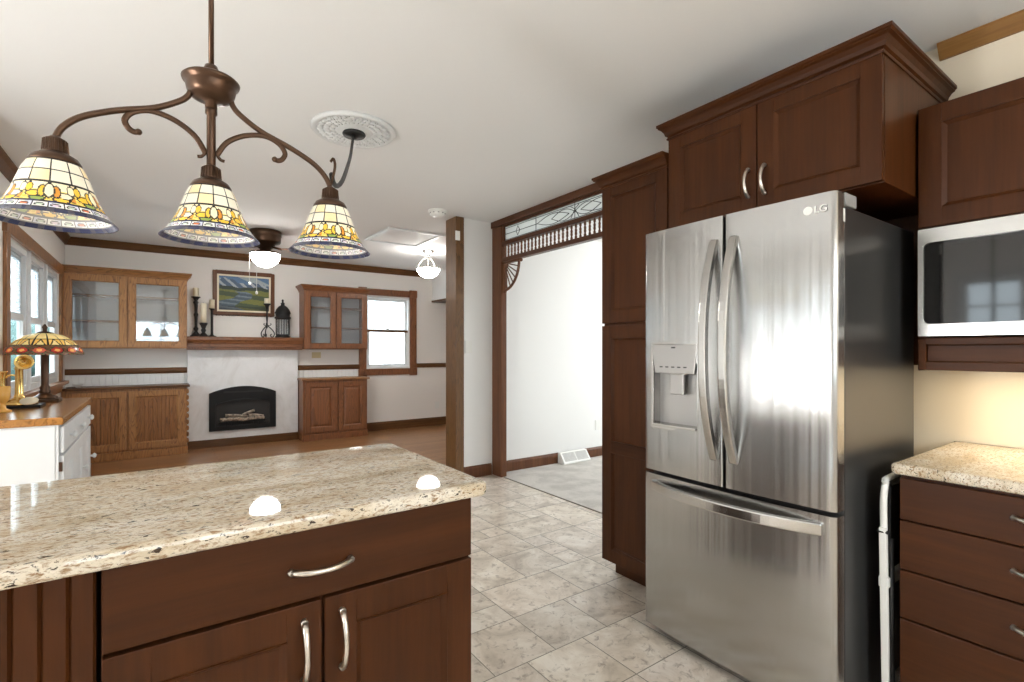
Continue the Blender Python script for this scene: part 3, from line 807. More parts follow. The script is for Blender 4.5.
# ------------------------------------------------------------------ spandrel opening
struct('trim_jamb', B().box(XO-.032, XO+.032, YS-.17, YS, 0, CEIL-.06), M['casing_z'], .004)
struct('trim_jamb_near', B().box(XO-.05, XO+.05, 2.02, 2.12, 0, CEIL), M['casing_z'], .004)
struct('trim_header', B().box(XO-.05, XO+.05, 2.12, YS, CEIL-.065, CEIL), M['casing_y'], .006)
sp = thing('spandrel', 'cherry fretwork spandrel with leaded glass and spindles across the carpeted opening', 'spandrel', (XO, 3.1, 2.14))
YA, YZ = 2.12, YS-.17
b = B()
b.box(XO-.03, XO+.03, YA, YZ, 2.300, 2.338); b.box(XO-.03, XO+.03, YA, YZ, 2.137, 2.176)
b.box(XO-.025, XO+.025, YZ-.03, YZ, 2.338, CEIL-.065); b.box(XO-.025, XO+.025, YA, YA+.03, 2.338, CEIL-.065); b.box(XO-.02, XO+.02, YA, YZ, 2.478, CEIL-.065)
obj('frame', b, M['casing_y'], sp, .003)
obj('leaded_glass', B().box(XO-.003, XO+.003, YA+.03, YZ-.03, 2.338, 2.478), M['leaded'], sp)
b = B(); zc = 2.408; yc = 3.07
def lead(pts): b.tube([(XO-.004, y, z) for y, z in pts], .0032, 6)
for dy in (-.9, -.52, .52, .9): lead([(yc+dy, 2.338), (yc+dy, 2.478)]) if abs(dy) < .8 else None
lead([(yc, 2.338), (yc, 2.478)])
lead([(YA+.03, zc), (yc-.5, zc)]); lead([(yc+.5, zc), (YZ-.03, zc)])
for s in (-1, 1):
    for e in (-1, 1):
        lead([(yc+s*(.07+.43*k/10), zc+e*.045*math.sin(PI*k/10)) for k in range(11)])
        lead([(yc+s*.30*k/10, zc+e*.055*math.sin(PI*k/10)*(1-.3*k/10)) for k in range(11)])
    lead([(yc+s*.05, zc+.05), (yc, zc+.02), (yc-s*.05, zc-.05)]); 
    for e in (-1, 1): lead([(yc+s*.80, zc+e*.045), (yc+s*.83, zc), (yc+s*.80, zc+e*.045)]); lead([(yc+s*.77, zc), (yc+s*.80, zc+e*.045), (yc+s*.83, zc)])
lead([(YA+.03, 2.352), (YZ-.03, 2.352)]); lead([(YA+.03, 2.464), (YZ-.03, 2.464)])
obj('lead_came', b, M['iron'], sp)
n = 36; step = (YZ-YA-.05)/n
spin = None
for k in range(n+1):
    y = YA+.025+k*step
    if spin is None:
        b = B(); b.lathe([(.006, 0), (.0105, .006), (.0105, .022), (.006, .03), (.0105, .048), (.0085, .062), (.0105, .076), (.006, .094), (.0105, .102), (.0105, .118), (.006, .124)], (0, 0, 0), 10)
        spin = obj('spindle', b, M['casing_z'], sp); o = spin
    else:
        o = spin.copy(); COL.objects.link(o)
    o.location = (XO, y, 2.176)
# fan brackets
def fan_bracket(yc_, s):
    b = B(); Rr = .255
    b.box(XO-.018, XO+.018, min(yc_, yc_-s*.03), max(yc_, yc_-s*.03), 1.85, 2.137); b.box(XO-.018, XO+.018, min(yc_, yc_-s*(Rr+.03)), max(yc_, yc_-s*(Rr+.03)), 2.115, 2.137)
    cx, cz = yc_, 2.13
    arc = [(XO, cx-s*Rr*math.cos(a), cz-Rr*math.sin(a)*1.08) for a in [PI/2*k/12 for k in range(13)]]
    b.tube(arc, .014, 8)
    for k in range(1, 7):
        a = PI/2*k/7; b.tube([(XO, cx-s*.06*math.cos(a), cz-.06*math.sin(a)), (XO, cx-s*Rr*.97*math.cos(a), cz-Rr*1.05*math.sin(a))], .006, 8)
    b.tube([(XO, cx-s*.07*math.cos(a), cz-.07*math.sin(a)) for a in [PI/2*k/8 for k in range(9)]], .009, 8)
    b.sphere((XO, yc_-s*.015, 1.845), .02, 8); b.sphere((XO, yc_-s*(Rr+.03), 2.122), .018, 8)
    return obj('fan_bracket', b, M['casing_z'], sp)
fan_bracket(YZ, 1); fan_bracket(YA, -1)

# ------------------------------------------------------------------ chandelier over the island
CX, CY = .112, 1.5
ch = thing('chandelier', 'bronze island chandelier with three lit stained glass shades above the granite island', 'chandelier', (CX, CY, 1.95))
b = B(); b.tube([(CX, CY, 1.98), (CX, CY, CEIL)], .0065, 12); b.lathe([(.05, CEIL-.03), (.058, CEIL-.02), (.06, CEIL)], (CX, CY, 0), 24, close=True); obj('stem', b, M['bronze'], ch)
b = B(); b.lathe([(.004, 1.998), (.014, 1.996), (.018, 1.985), (.021, 1.970), (.026, 1.964), (.060, 1.962), (.066, 1.956), (.064, 1.950), (.058, 1.946), (.057, 1.940), (.054, 1.925), (.045, 1.912), (.030, 1.905), (.014, 1.901), (.014, 1.885), (.003, 1.884)], (CX, CY, 0), 36); obj('hub', b, M['bronze'], ch)
b = B(); b.lathe([(.010, 1.89), (.014, 1.888), (.014, 1.872), (.0105, 1.868), (.0105, 1.735)], (CX, CY, 0), 16); obj('center_rod', b, M['bronze'], ch)
armR = [(.043, 1.925), (.050, 1.905), (.070, 1.885), (.118, 1.856), (.189, 1.830), (.250, 1.800), (.283, 1.770), (.298, 1.740), (.299, 1.715)]
scroll = [(.012, 1.768), (.036, 1.808), (.078, 1.836), (.125, 1.846), (.160, 1.834), (.176, 1.812), (.170, 1.794), (.158, 1.787), (.148, 1.791)]
for s in (-1, 1):
    b = B(); b.tube(smooth([(CX+s*x, CY, z) for x, z in armR]), .0072, 10); obj('arm', b, M['bronze'], ch)
    b = B(); pts = smooth([(CX+s*x, CY, z) for x, z in scroll]); b.tube(pts, .0042, 8, ry=.007, up=(0, 1, 0)); b.sphere((CX+s*.150, CY, 1.789), .0075, 8)
    b.tube(smooth([(CX+s*.010, CY, 1.775), (CX+s*.020, CY, 1.760), (CX+s*.030, CY, 1.757)]), .004, 8); obj('scroll', b, M['bronze'], ch)
sh_prof = [(.036, 1.695), (.047, 1.678), (.056, 1.660), (.063, 1.640), (.070, 1.620), (.077, 1.602), (.086, 1.584), (.098, 1.566), (.112, 1.550)]
def tiffany_mesh(prof, c, n, sub):
    pr = smooth([(r, z, 0) for r, z in prof], sub); pr = [(p.x, p.y) for p in pr]
    L = len(pr); inner = [(r-.0025, z) for r, z in reversed(pr)]
    b = B(); b.lathe(pr+inner+[pr[0]], c, n, True); return b
CREAM, YEL, AMB, GRN, LEAD, BLU, WHT, RED = (.88, .78, .52), (.78, .48, .05), (.62, .25, .03), (.22, .30, .06), (.018, .014, .010), (.018, .022, .06), (.78, .76, .72), (.60, .17, .07)
def shade_col(ang, h):
    """ang 0..2pi, h 0 (rim) .. 1 (top): leaded panels above, flower band, blue rim"""
    s = ang/(2*PI)*12; fr = s-math.floor(s)
    if h < .055: return BLU if int(s*5) % 3 else (.05, .05, .07)
    if h < .185:
        q = (s*2) % 1
        if h > .155: return BLU if int(s*3) % 2 else LEAD
        if h < .065 or q < .06: return LEAD
        d = math.hypot((q-.5)*1.1, (h-.108)/.07)
        if d < .26: return RED if int(s*2) % 4 == 0 else ((.45, .52, .42) if int(s*2) % 2 else (.60, .50, .58))
        if d < .38: return LEAD
        return WHT if int(s*4) % 3 else (.55, .56, .66)
    if h < .50:
        q = s*.5-math.floor(s*.5); x = (q-.5)*2; y = (h-.34)/.16      # one flower every two panels
        # upright petal bud
        for cx, cy, rx, ry, col in ((0, .05, .22, .75, CREAM), (-.26, -.05, .20, .62, YEL), (.26, -.05, .20, .62, AMB), (-.62, -.35, .30, .30, YEL), (.62, -.35, .30, .30, CREAM), (-.85, .30, .17, .50, YEL), (.88, .28, .17, .52, CREAM), (.45, -.8, .32, .22, YEL), (-.4, -.82, .30, .2, GRN), (.98, -.6, .2, .3, AMB)):
            d = ((x-cx)/rx)**2+((y-cy)/ry)**2
            if d < .66: return col
            if d < 1.18: return LEAD
        if abs(y-.93) < .06: return LEAD
        return CREAM if y > .1 else ((.62, .42, .06) if int(s*3+h*40) % 2 else (.80, .62, .16))
    if fr < .04 or fr > .96: return LEAD
    for hh in (.505, .70, .88):
        if abs(h-hh) < .012: return LEAD
    k = math.floor(s)+int(h > .70)*5
    return (.80, .745, .60) if k % 4 else (.80, .65, .38)
def paint_shade(o, c, z0, z1, fn):
    me = o.data
    def f(p):
        d = p.center+WL[o]-Vector((c[0], c[1], 0)); q = fn(math.atan2(d.y, d.x) % (2*PI), (d.z-z0)/(z1-z0))
        if p.normal.x*d.x+p.normal.y*d.y < 0 and d.z-z0 > .05*(z1-z0): q = tuple(.5*v_+.5*w_ for v_, w_ in zip(q, (.40, .40, .40)))   # inner face blended towards grey
        return q
    colour_faces(o, f)
first = None
for k, dx in enumerate((-.299, 0, .299)):
    c = (CX+dx, CY, 0)
    b = B(); b.lathe([(.008, 1.742), (.012, 1.738), (.019, 1.734), (.021, 1.720), (.0225, 1.705), (.030, 1.700), (.040, 1.694), (.046, 1.684), (.047, 1.679), (.040, 1.680), (.010, 1.70)], c, 32)
    for j in range(20):
        a = 2*PI*j/20; b.tube([(c[0]+.0205*math.cos(a), CY+.0205*math.sin(a), 1.732), (c[0]+.0225*math.cos(a), CY+.0225*math.sin(a), 1.706)], .0016, 5)
    obj('shade_cap', b, M['bronze'], ch)
    if first is None:
        first = obj('shade', tiffany_mesh(sh_prof, c, 288, 8), M['shade'], ch); paint_shade(first, c, 1.551, 1.695, shade_col); first_dx = dx
    else:
        o = first.copy(); COL.objects.link(o); o.location = (dx-first_dx, 0, 0); o.rotation_euler = (0, 0, 0)
    b = B(); b.sphere((c[0], CY, 1.610), .027, 12, 1.0); obj('bulb', b, M['bulb'], ch)
    b = B(); b.lathe([(.001, 1.634), (.016, 1.634), (.018, 1.645), (.018, 1.672), (.034, 1.684), (.034, 1.69)], c, 20); obj('socket', b, M['bronze'], ch)
cord = smooth([(0.935, 2.935, 2.53), (0.872, 2.75, 2.407), (0.767, 2.45, 2.212), (0.641, 2.1, 2.015), (0.534, 1.8, 1.865), (0.465, 1.62, 1.786), (0.43, 1.54, 1.77), (0.416, 1.505, 1.781)], 8)
b = B(); b.tube(cord, .0075, 8); obj('cord', b, M['iron'], ch)
b = B(); b.tube(smooth([(.411, CY, 1.74), (.424, CY, 1.80), (.420, CY, 1.825), (.412, CY, 1.815)]), .004, 8); obj('cord_hook', b, M['bronze'], ch)

# ceiling medallion
MX, MY = .94, 2.935
md = thing('ceiling_medallion', 'round white plaster medallion with black canopy on the ceiling', 'medallion', (MX, MY, CEIL))
b = B(); b.lathe([(.001, CEIL), (.236, CEIL), (.238, CEIL-.012), (.228, CEIL-.022), (.212, CEIL-.018), (.205, CEIL-.012), (.10, CEIL-.014), (.09, CEIL-.022), (.001, CEIL-.022)], (MX, MY, 0), 64)
for ring, r0, n_, sc_ in ((0, .185, 26, .016), (1, .150, 20, .018), (2, .118, 16, .015)):
    for j in range(n_):
        a = 2*PI*(j+.5*ring)/n_; b.sphere((MX+r0*math.cos(a), MY+r0*math.sin(a), CEIL-.012), sc_, 6, .6)
        a2 = a+PI/n_; b.tube([(MX+(r0-.014)*math.cos(a2), MY+(r0-.014)*math.sin(a2), CEIL-.014), (MX+(r0+.016)*math.cos(a2+.05), MY+(r0+.016)*math.sin(a2+.05), CEIL-.02)], .005, 6)
obj('rosette', b, M['white_paint'], md)
b = B(); b.lathe([(.001, CEIL-.02), (.062, CEIL-.022), (.066, CEIL-.030), (.060, CEIL-.040), (.02, CEIL-.046), (.012, CEIL-.055), (.001, CEIL-.056)], (MX, MY, 0), 32); obj('canopy', b, M['iron'], md)

# ------------------------------------------------------------------ family room ceiling things
fx, fy = .955, 6.0
fan = thing('ceiling_fan', 'bronze hugger ceiling fan with white bowl light near the fireplace', 'fan', (fx, fy, CEIL))
b = B(); b.lathe([(.001, CEIL), (.155, CEIL), (.162, CEIL-.015), (.162, CEIL-.06), (.156, CEIL-.065), (.156, CEIL-.115), (.15, CEIL-.13), (.10, CEIL-.145), (.085, CEIL-.18), (.055, CEIL-.20), (.055, CEIL-.225), (.001, CEIL-.225)], (fx, fy, 0), 40); obj('motor', b, M['bronze'], fan)
for k in range(3):
    a = math.radians(-35+120*k); d = Vector((math.cos(a), math.sin(a), 0)); w = Vector((-d.y, d.x, 0)); zc = CEIL-.20
    b = B(); b.tube([Vector((fx, fy, zc+.03))+d*.06, Vector((fx, fy, zc))+d*.17], .012, 8, ry=.03); ir = obj('blade_iron', b, M['bronze'], fan)
    vs = []
    for r_, hw in ((.15, .045), (.28, .062), (.50, .066), (.56, .05), (.58, .02)):
        for s in (-1, 1):
            for dz in (0, .006): vs.append(Vector((fx, fy, zc+s*hw*.12+dz))+d*r_+w*(s*hw))
    b = B(); fs = []
    for i in range(4):
        o_ = i*4; fs += [(o_, o_+2, o_+6, o_+4), (o_+1, o_+5, o_+7, o_+3), (o_, o_+4, o_+5, o_+1), (o_+2, o_+3, o_+7, o_+6)]
    fs += [(0, 1, 3, 2), (16, 18, 19, 17)]; b._add(vs, fs); obj('blade', b, M['oak_red'], ir)
b = B(); b.lathe([(.05, CEIL-.225), (.15, CEIL-.235), (.155, CEIL-.245), (.15, CEIL-.255)], (fx, fy, 0), 32); obj('light_fitter', b, M['bronze'], fan)
b = B(); b.lathe([(.148, CEIL-.25), (.145, CEIL-.29), (.115, CEIL-.345), (.06, CEIL-.385), (.001, CEIL-.398)], (fx, fy, 0), 32); obj('light_bowl', b, M['bowl'], fan)
for (dx, dy, zl) in ((-.16, -.04, 1.985), (-.10, -.10, 1.885)):
    b = B(); b.tube([(fx+dx, fy+dy, CEIL-.25), (fx+dx, fy+dy, zl)], .0022, 6); b.sphere((fx+dx, fy+dy, zl-.012), .014, 8, 1.3); obj('pull_chain', b, M['white_plastic'], fan)

lx, ly = 2.86, 5.92
fli = thing('ceiling_light', 'small semi-flush ceiling light with white bowl near the wooden post', 'light', (lx, ly, CEIL))
b = B(); b.lathe([(.001, CEIL), (.075, CEIL), (.08, CEIL-.015), (.06, CEIL-.035), (.02, CEIL-.045), (.016, CEIL-.10), (.03, CEIL-.11), (.012, CEIL-.13), (.012, CEIL-.23)], (lx, ly, 0), 28); obj('canopy', b, M['steel_flat'], fli)
b = B()
for k in range(3):
    a = 2*PI*k/3+.4; pts = smooth([(lx+r*math.cos(a), ly+r*math.sin(a), z) for r, z in ((.02, CEIL-.10), (.07, CEIL-.12), (.12, CEIL-.18), (.145, CEIL-.23))]); b.tube(pts, .005, 6)
b.lathe([(.150, CEIL-.225), (.158, CEIL-.235), (.158, CEIL-.245), (.150, CEIL-.25), (.148, CEIL-.235), (.150, CEIL-.225)], (lx, ly, 0), 32)
for k in range(24):
    a = 2*PI*k/24; b.sphere((lx+.158*math.cos(a), ly+.158*math.sin(a), CEIL-.236), .010, 6)
obj('ring', b, M['steel_flat'], fli)
b = B(); b.lathe([(.148, CEIL-.24), (.143, CEIL-.27), (.11, CEIL-.325), (.06, CEIL-.355), (.001, CEIL-.365)], (lx, ly, 0), 32); obj('light_bowl', b, M['bowl_small'], fli)

sd = thing('smoke_detector', 'round white smoke detector on the ceiling beside the wooden post', 'smoke detector', (2.12, 4.2, CEIL))
b = B(); b.lathe([(.001, CEIL), (.085, CEIL), (.088, CEIL-.012), (.08, CEIL-.018), (.001, CEIL-.018)], (2.12, 4.2, 0), 28); obj('base', b, M['white_plastic'], sd)
b = B(); b.lathe([(.07, CEIL-.018), (.068, CEIL-.04), (.05, CEIL-.052), (.001, CEIL-.054)], (2.12, 4.2, 0), 28); obj('cover', b, M['white_plastic'], sd)
b = B(); 
for k in range(10):
    a = 2*PI*k/10; b.box(2.12+.069*math.cos(a)-.006, 2.12+.069*math.cos(a)+.006, 4.2+.069*math.sin(a)-.006, 4.2+.069*math.sin(a)+.006, CEIL-.034, CEIL-.024)
obj('vent', b, M['steel_grey'], sd)
ap = thing('attic_hatch', 'square white attic access panel framed in the ceiling', 'hatch', (2.29, 5.4, CEIL))
b = B(); 
for (x0, x1, y0, y1) in ((1.97, 2.63, 5.03, 5.08), (1.97, 2.63, 5.72, 5.77), (1.97, 2.02, 5.08, 5.72), (2.58, 2.63, 5.08, 5.72)): b.box(x0, x1, y0, y1, CEIL-.02, CEIL)
obj('frame', b, M['white_paint'], ap, .004); obj('panel', B().box(2.02, 2.58, 5.08, 5.72, CEIL-.006, CEIL), M['ceiling'], ap)

# ------------------------------------------------------------------ fireplace wall
FW = 7.33
def FF(y): return frame((0, y, 0), (1, 0, 0), (0, -1, 0))
oakcrown = lambda zt: [(0, zt-.085), (.008, zt-.085), (.014, zt-.06), (.035, zt-.03), (.045, zt-.018), (.05, zt-.015), (.05, zt), (0, zt)]
def wall_cabinet(label, x0, x1, z0, z1, split, path, mv='oak_v', mx='oak_x'):
    t = thing('wall_cabinet', label, 'cabinet', ((x0+x1)/2, 7.5, z0), 'glass cabinets on the fireplace wall')
    b = B(); b.box(x0, x0+.02, FW, YB, z0, z1-.03); b.box(x1-.02, x1, FW, YB, z0, z1-.03); b.box(x0+.02, x1-.02, FW, YB, z0, z0+.022); b.box(x0+.02, x1-.02, FW, YB, z1-.11, z1-.09); b.box(x0+.02, x1-.02, YB-.012, YB, z0+.022, z1-.11)
    b.box(x0+.02, x0+.05, FW, FW+.02, z0+.022, z1-.11); b.box(x1-.05, x1-.02, FW, FW+.02, z0+.022, z1-.11); b.box(split-.022, split+.022, FW, FW+.02, z0+.022, z1-.11); b.box(x0+.02, x1-.02, FW, FW+.02, z1-.09, z1-.03)
    obj('body', b, [M[mv]], t, .002)
    obj('back_panel', B().box(x0+.021, x1-.021, YB-.018, YB-.0125, z0+.023, z1-.111), M['wall_cool'], t)
    for zf in (.34, .66): obj('shelf', B().box(x0+.021, x1-.021, FW+.03, YB-.02, z0+(z1-z0)*zf-.009, z0+(z1-z0)*zf+.009), M[mx], t)
    for p, q in ((x0+.012, split-.006), (split+.006, x1-.012)):
        shaker(t, FF(FW), p, q, z0+.012, z1-.088, M[mv], M[mv], rail=.062, glass_m=M['cab_glass'])
    obj('crown', B().sweep(oakcrown(z1), path, 1 ), M[mx], t); return t
wall_cabinet('oak wall cabinet with glass doors beside the left window', -.862, .292, 1.285, 2.200, -.288, [(-.862, FW), (.292, FW), (.292, YB)])
wall_cabinet('reddish oak wall cabinet with glass doors beside the far window', 1.655, 2.545, 1.275, 2.175, 2.085, [(1.655, YB), (1.655, FW), (2.545, FW), (2.545, YB)], 'oak_red', 'oak_redx')
def low_cabinet(label, x0, x1, zt, split, bead, mm):
    t = thing('low_cabinet', label, 'cabinet', ((x0+x1)/2, 7.45, 0), 'low cabinets on the fireplace wall'); F0 = 7.30
    b = B(); b.box(x0, x1, F0, YB-.03, .09, zt-.028); b.box(x0-(.008 if x0 > 0 else 0), x1+.008, F0-.012, YB-.03, 0, .09); obj('body', b, M[mm], t, .003)
    obj('top', B().box(x0-(.02 if x0 > 0 else 0), x1+.03, F0-.035, YB-.001, zt-.028, zt), M['trim_x'] if x0 < 0 else M['oak_x'], t, .006)
    for p, q in ((x0+.03, split-.012), (split+.012, x1-.03)):
        shaker(t, FF(F0), p, q, .115, zt-.055, M[mm], M['oak_panel'] if bead else M[mm], rail=.062, bead=bead, raised=not bead)
    return t
lc = low_cabinet('oak low cabinet with beadboard doors under the left glass cabinet', -.862, .290, .842, -.29, True, 'oak_v')
b = B()
for zz in range(9): b.sphere((.296, 7.305, .16+zz*.075), .016, 6, 1.9)
obj('rope_molding', b, M['oak_v'], lc)
low_cabinet('reddish oak low cabinet with raised panel doors right of the fireplace', 1.632, 2.532, .866, 2.10, False, 'oak_red')

struct('wall_fireplace_surround', B().box(.305, 1.62, 7.55, YB, .10, 1.27), M['marble'])
struct('baseboard_hearth', B().box(.305, 1.62, 7.535, YB, 0, .105), M['trim_x'])
mt = thing('mantel', 'oak mantel shelf with dentil moulding above the gas fireplace', 'mantel', (.96, 7.5, 1.27))
b = B(); b.box(.294, 1.652, 7.37, YB, 1.395, 1.435); b.box(.294, 1.652, 7.40, YB, 1.30, 1.395)
b.sweep([(0, 1.345), (.012, 1.345), (.018, 1.37), (.03, 1.395), (0, 1.395)], [(.294, 7.40), (1.652, 7.40)], 1)
obj('shelf', b, M['oak_redx'], mt, .004)
b = B(); b.box(.296, 1.65, 7.415, YB, 1.266, 1.30); x_ = .31
while x_ < 1.64: b.box(x_, x_+.016, 7.400, 7.415, 1.272, 1.298); x_ += .030
obj('dentil_molding', b, M['oak_redx'], mt)

fp = thing('fireplace', 'black arched gas fireplace insert in the white marble surround', 'fireplace', (.93, 7.5, .2))
FP = FF(7.55)
def arch(x0, x1, z0, zs, rise, n=16):
    return [(x0, z0), (x1, z0)]+[(x1+(x0-x1)*k/n, zs+rise*math.sin(PI*k/n)**.85) for k in range(n+1)]
b = B(FP); ring_face(b, arch(.538, 1.330, .208, .70, .085), arch(.612, 1.256, .262, .55, .06), 0, .03)
obj('surround_frame', b, M['black_plastic'], fp, .003)
b = B(FP); b.prism(arch(.60, 1.268, .25, .56, .065), 'y', .001, .004); obj('firebox_back', b, M['soot'], fp)
b = B(FP); ring_face(b, arch(.606, 1.262, .256, .555, .062), arch(.622, 1.246, .272, .545, .055), .012, .036); obj('inner_trim', b, M['iron'], fp)
b = B(FP); b.box(.70, 1.17, .03, .032, .70, .722); obj('louvre', b, M['dark'], fp)
mlog = mat('ceramic log', (.34, .27, .20), .8); NTl = NT(mlog); nn = NTl.noise(NTl.coords(), 40, 4); NTl.base(NTl.ramp(nn, [(.35, (.10, .08, .065)), (.6, (.46, .38, .30))]))
for pts, r_ in (([(.66, .352), (.95, .345)], .03), ([(.90, .34), (1.18, .352)], .028), ([(.72, .41), (.98, .375)], .024), ([(.88, .38), (1.06, .455)], .022), ([(.99, .395), (1.17, .37)], .024)):
    b = B(FP); b.tube(smooth([(p[0], .045, p[1]) if i_ % 2 == 0 else (p[0], .048, p[1]) for i_, p in enumerate([pts[0], ((pts[0][0]+pts[1][0])/2, (pts[0][1]+pts[1][1])/2+.008), pts[1]])], 4), r_*.8, 9); obj('log', b, mlog, fp)
b = B(FP); b.box(.64, 1.21, .03, .05, .310, .325)
for k in range(9): b.box(.66+.065*k, .668+.065*k, .034, .05, .27, .335)
obj('grate', b, M['iron'], fp)

# picture
pc = thing('framed_painting', 'framed painting of a blue mountain river landscape above the mantel', 'picture', (.95, YB, 1.73))
b = B(FF(YB)); win_sash(b, .585, 1.327, 1.728, 2.318, .048, .0, .035); obj('frame', b, M['casing_z'], pc, .008)
b = B(FF(YB)); win_sash(b, .633, 1.279, 1.776, 2.270, .022, .004, .028); obj('liner', b, M['candle'], pc, .003)
NX, NZ = 90, 66; b = B(); x0, x1, z0, z1 = .655, 1.257, 1.798, 2.248
vs = [(x0+(x1-x0)*i/NX, YB-.014, z0+(z1-z0)*j/NZ) for j in range(NZ+1) for i in range(NX+1)]
b._add(vs, [(j*(NX+1)+i, j*(NX+1)+i+1, (j+1)*(NX+1)+i+1, (j+1)*(NX+1)+i) for j in range(NZ) for i in range(NX)])
can = obj('canvas', b, M['paint'], pc)
def paint_col(p):
    x = (p.center.x+WL[can].x-x0)/(x1-x0); z = (p.center.z+WL[can].z-z0)/(z1-z0)
    wob = .05*math.sin(9*x+1)+.03*math.sin(23*x+2); j = random.uniform(.85, 1.12)
    ridge = .80+.10*math.sin(7*x+.6)*math.sin(3.1*x+1)+.06*abs(math.sin(17*x))
    if z > ridge: c = (.16, .30, .52) if math.sin(8*x+13*z) > -.2 else (.55, .64, .70)
    elif z > .70+wob*.4: c = (.62, .68, .74) if math.sin(31*x+24*z) > .35 else (.13, .20, .32)
    elif z > .60+wob*.3: c = (.05, .075, .06)
    else:
        rv = .30+.22*math.sin(4.2*(.62-z)*2.3)+.02*math.sin(40*z); wd = .10+.30*(.62-z)
        if z > .555: c = (.24, .27, .07)
        elif abs(x-rv) < wd: c = (.10, .15, .20) if math.sin(50*z+6*x) > -.3 else (.24, .32, .38)
        else: c = (.27, .28, .06) if math.sin(22*z+3*x) > -.1 else (.09, .13, .06)
        if z < .12: c = tuple(q*.55 for q in c)
    return tuple(q*j*.62 for q in c)
colour_faces(can, paint_col)

# candlesticks, candles and lantern on the mantel
MZ = 1.435
def stick(label, x, y, zt, prof):
    b = B(); b.lathe(prof, (x, y, 0), 20, close=False); return tag(obj('candlestick', b, M['iron']), label, 'candlestick', 'candlesticks on the mantel')
def candle(label, x, y, z0, z1, r):
    t = thing('candle', label, 'candle', (x, y, z0), 'candles on the mantel')
    b = B(); b.lathe([(.001, z0), (r, z0), (r, z1-.004), (r-.004, z1), (.004, z1-.003), (.001, z1-.004)], (x, y, 0), 20); obj('wax', b, M['candle'], t)
    b = B(); b.tube([(x, y, z1-.004), (x+.001, y, z1+.012)], .0015, 6); obj('wick', b, M['iron'], t)
def turned(z0, z1, rb, rt, rs):
    H = z1-z0
    return [(.001, z0), (rb, z0), (rb, z0+.012), (rb*.8, z0+.02), (rs*1.6, z0+.05), (rs, z0+.07), (rs*1.7, z0+.10), (rs*.9, z0+.13), (rs*1.1, z0+H*.5), (rs*1.6, z0+H*.55), (rs*.9, z0+H*.6), (rs*1.2, z0+H*.8), (rs*1.9, z0+H*.86), (rs, z0+H*.9), (rt*.7, z1-.018), (rt, z1-.012), (rt, z1), (.001, z1)]
stick('tall black turned candlestick at the left end of the mantel', 0.396, 7.54, 1.94, turned(MZ, 1.945, .066, .05, .017))
candle('ivory pillar candle on the tall black turned candlestick', 0.396, 7.54, 1.945, 2.058, .032)
stick('short black candlestick standing between two taller ones on the mantel', 0.470, 7.415, 1.61, [(.001, MZ), (.05, MZ), (.05, MZ+.01), (.035, MZ+.03), (.018, MZ+.05), (.03, MZ+.08), (.02, MZ+.10), (.03, MZ+.13), (.045, MZ+.16), (.045, MZ+.175), (.001, MZ+.175)])
candle('tall ivory candle on the short black candlestick', 0.470, 7.415, MZ+.175, 1.855, .034)
stick('slim straight black candlestick in front of the painting frame corner', 0.569, 7.51, 1.80, [(.001, MZ), (.055, MZ), (.05, MZ+.008), (.025, MZ+.018), (.016, MZ+.03), (.015, 1.77), (.02, 1.785), (.034, 1.792), (.034, 1.80), (.001, 1.80)])
candle('short ivory candle on the slim straight candlestick', 0.569, 7.51, 1.80, 1.915, .030)
cx, cy = 1.208, 7.46
b = B(); b.lathe([(.008, 1.56), (.011, 1.60), (.008, 1.64), (.013, 1.70), (.009, 1.74), (.012, 1.82), (.03, 1.87), (.048, 1.885), (.048, 1.893), (.001, 1.893)], (cx, cy, 0), 14)
for k in range(3):
    a = 2*PI*k/3+PI/2*.1
    q = lambda r, z: (cx+r*math.cos(a), cy+r*math.sin(a), z)
    b.tube(smooth([q(.006, 1.60), q(.03, 1.575), q(.075, 1.53), q(.095, 1.49), q(.085, 1.452), q(.06, MZ+.006), q(.045, 1.465), q(.058, 1.482)]), .007, 7)
    b.tube(smooth([q(.006, 1.60), q(.03, 1.598), q(.052, 1.612), q(.045, 1.628)]), .005, 6)
tag(obj('candlestick', b, M['iron']), 'wrought iron tripod candlestick with scrolled feet beside the lantern', 'candlestick', 'candlesticks on the mantel')
candle('short ivory candle on the scrolled iron tripod', cx, cy, 1.893, 1.965, .034)
ln = thing('lantern', 'black domed metal lantern at the right end of the mantel', 'lantern', (1.405, 7.46, MZ))
lx, ly = 1.405, 7.46
b = B(); b.lathe([(.001, MZ), (.098, MZ), (.098, MZ+.015), (.085, MZ+.03), (.085, MZ+.045), (.001, MZ+.045)], (lx, ly, 0), 8, False); obj('base', b, M['iron'], ln)
b = B()
for k in range(8):
    a = 2*PI*k/8; b.tube([(lx+.085*math.cos(a), ly+.085*math.sin(a), MZ+.04), (lx+.085*math.cos(a), ly+.085*math.sin(a), MZ+.265)], .006, 6)
obj('post', b, M['iron'], ln)
b = B(); b.lathe([(.078, MZ+.045), (.078, MZ+.26)], (lx, ly, 0), 8, False); obj('glass', b, M['cab_glass'], ln)
b = B(); b.lathe([(.08, MZ+.255), (.104, MZ+.262), (.104, MZ+.28), (.09, MZ+.29), (.092, MZ+.325), (.104, MZ+.335), (.10, MZ+.345), (.085, MZ+.385), (.055, MZ+.425), (.025, MZ+.445), (.022, MZ+.46), (.03, MZ+.468), (.012, MZ+.485), (.012, MZ+.505), (.016, MZ+.515), (.001, MZ+.53)], (lx, ly, 0), 24); obj('roof', b, M['iron'], ln)

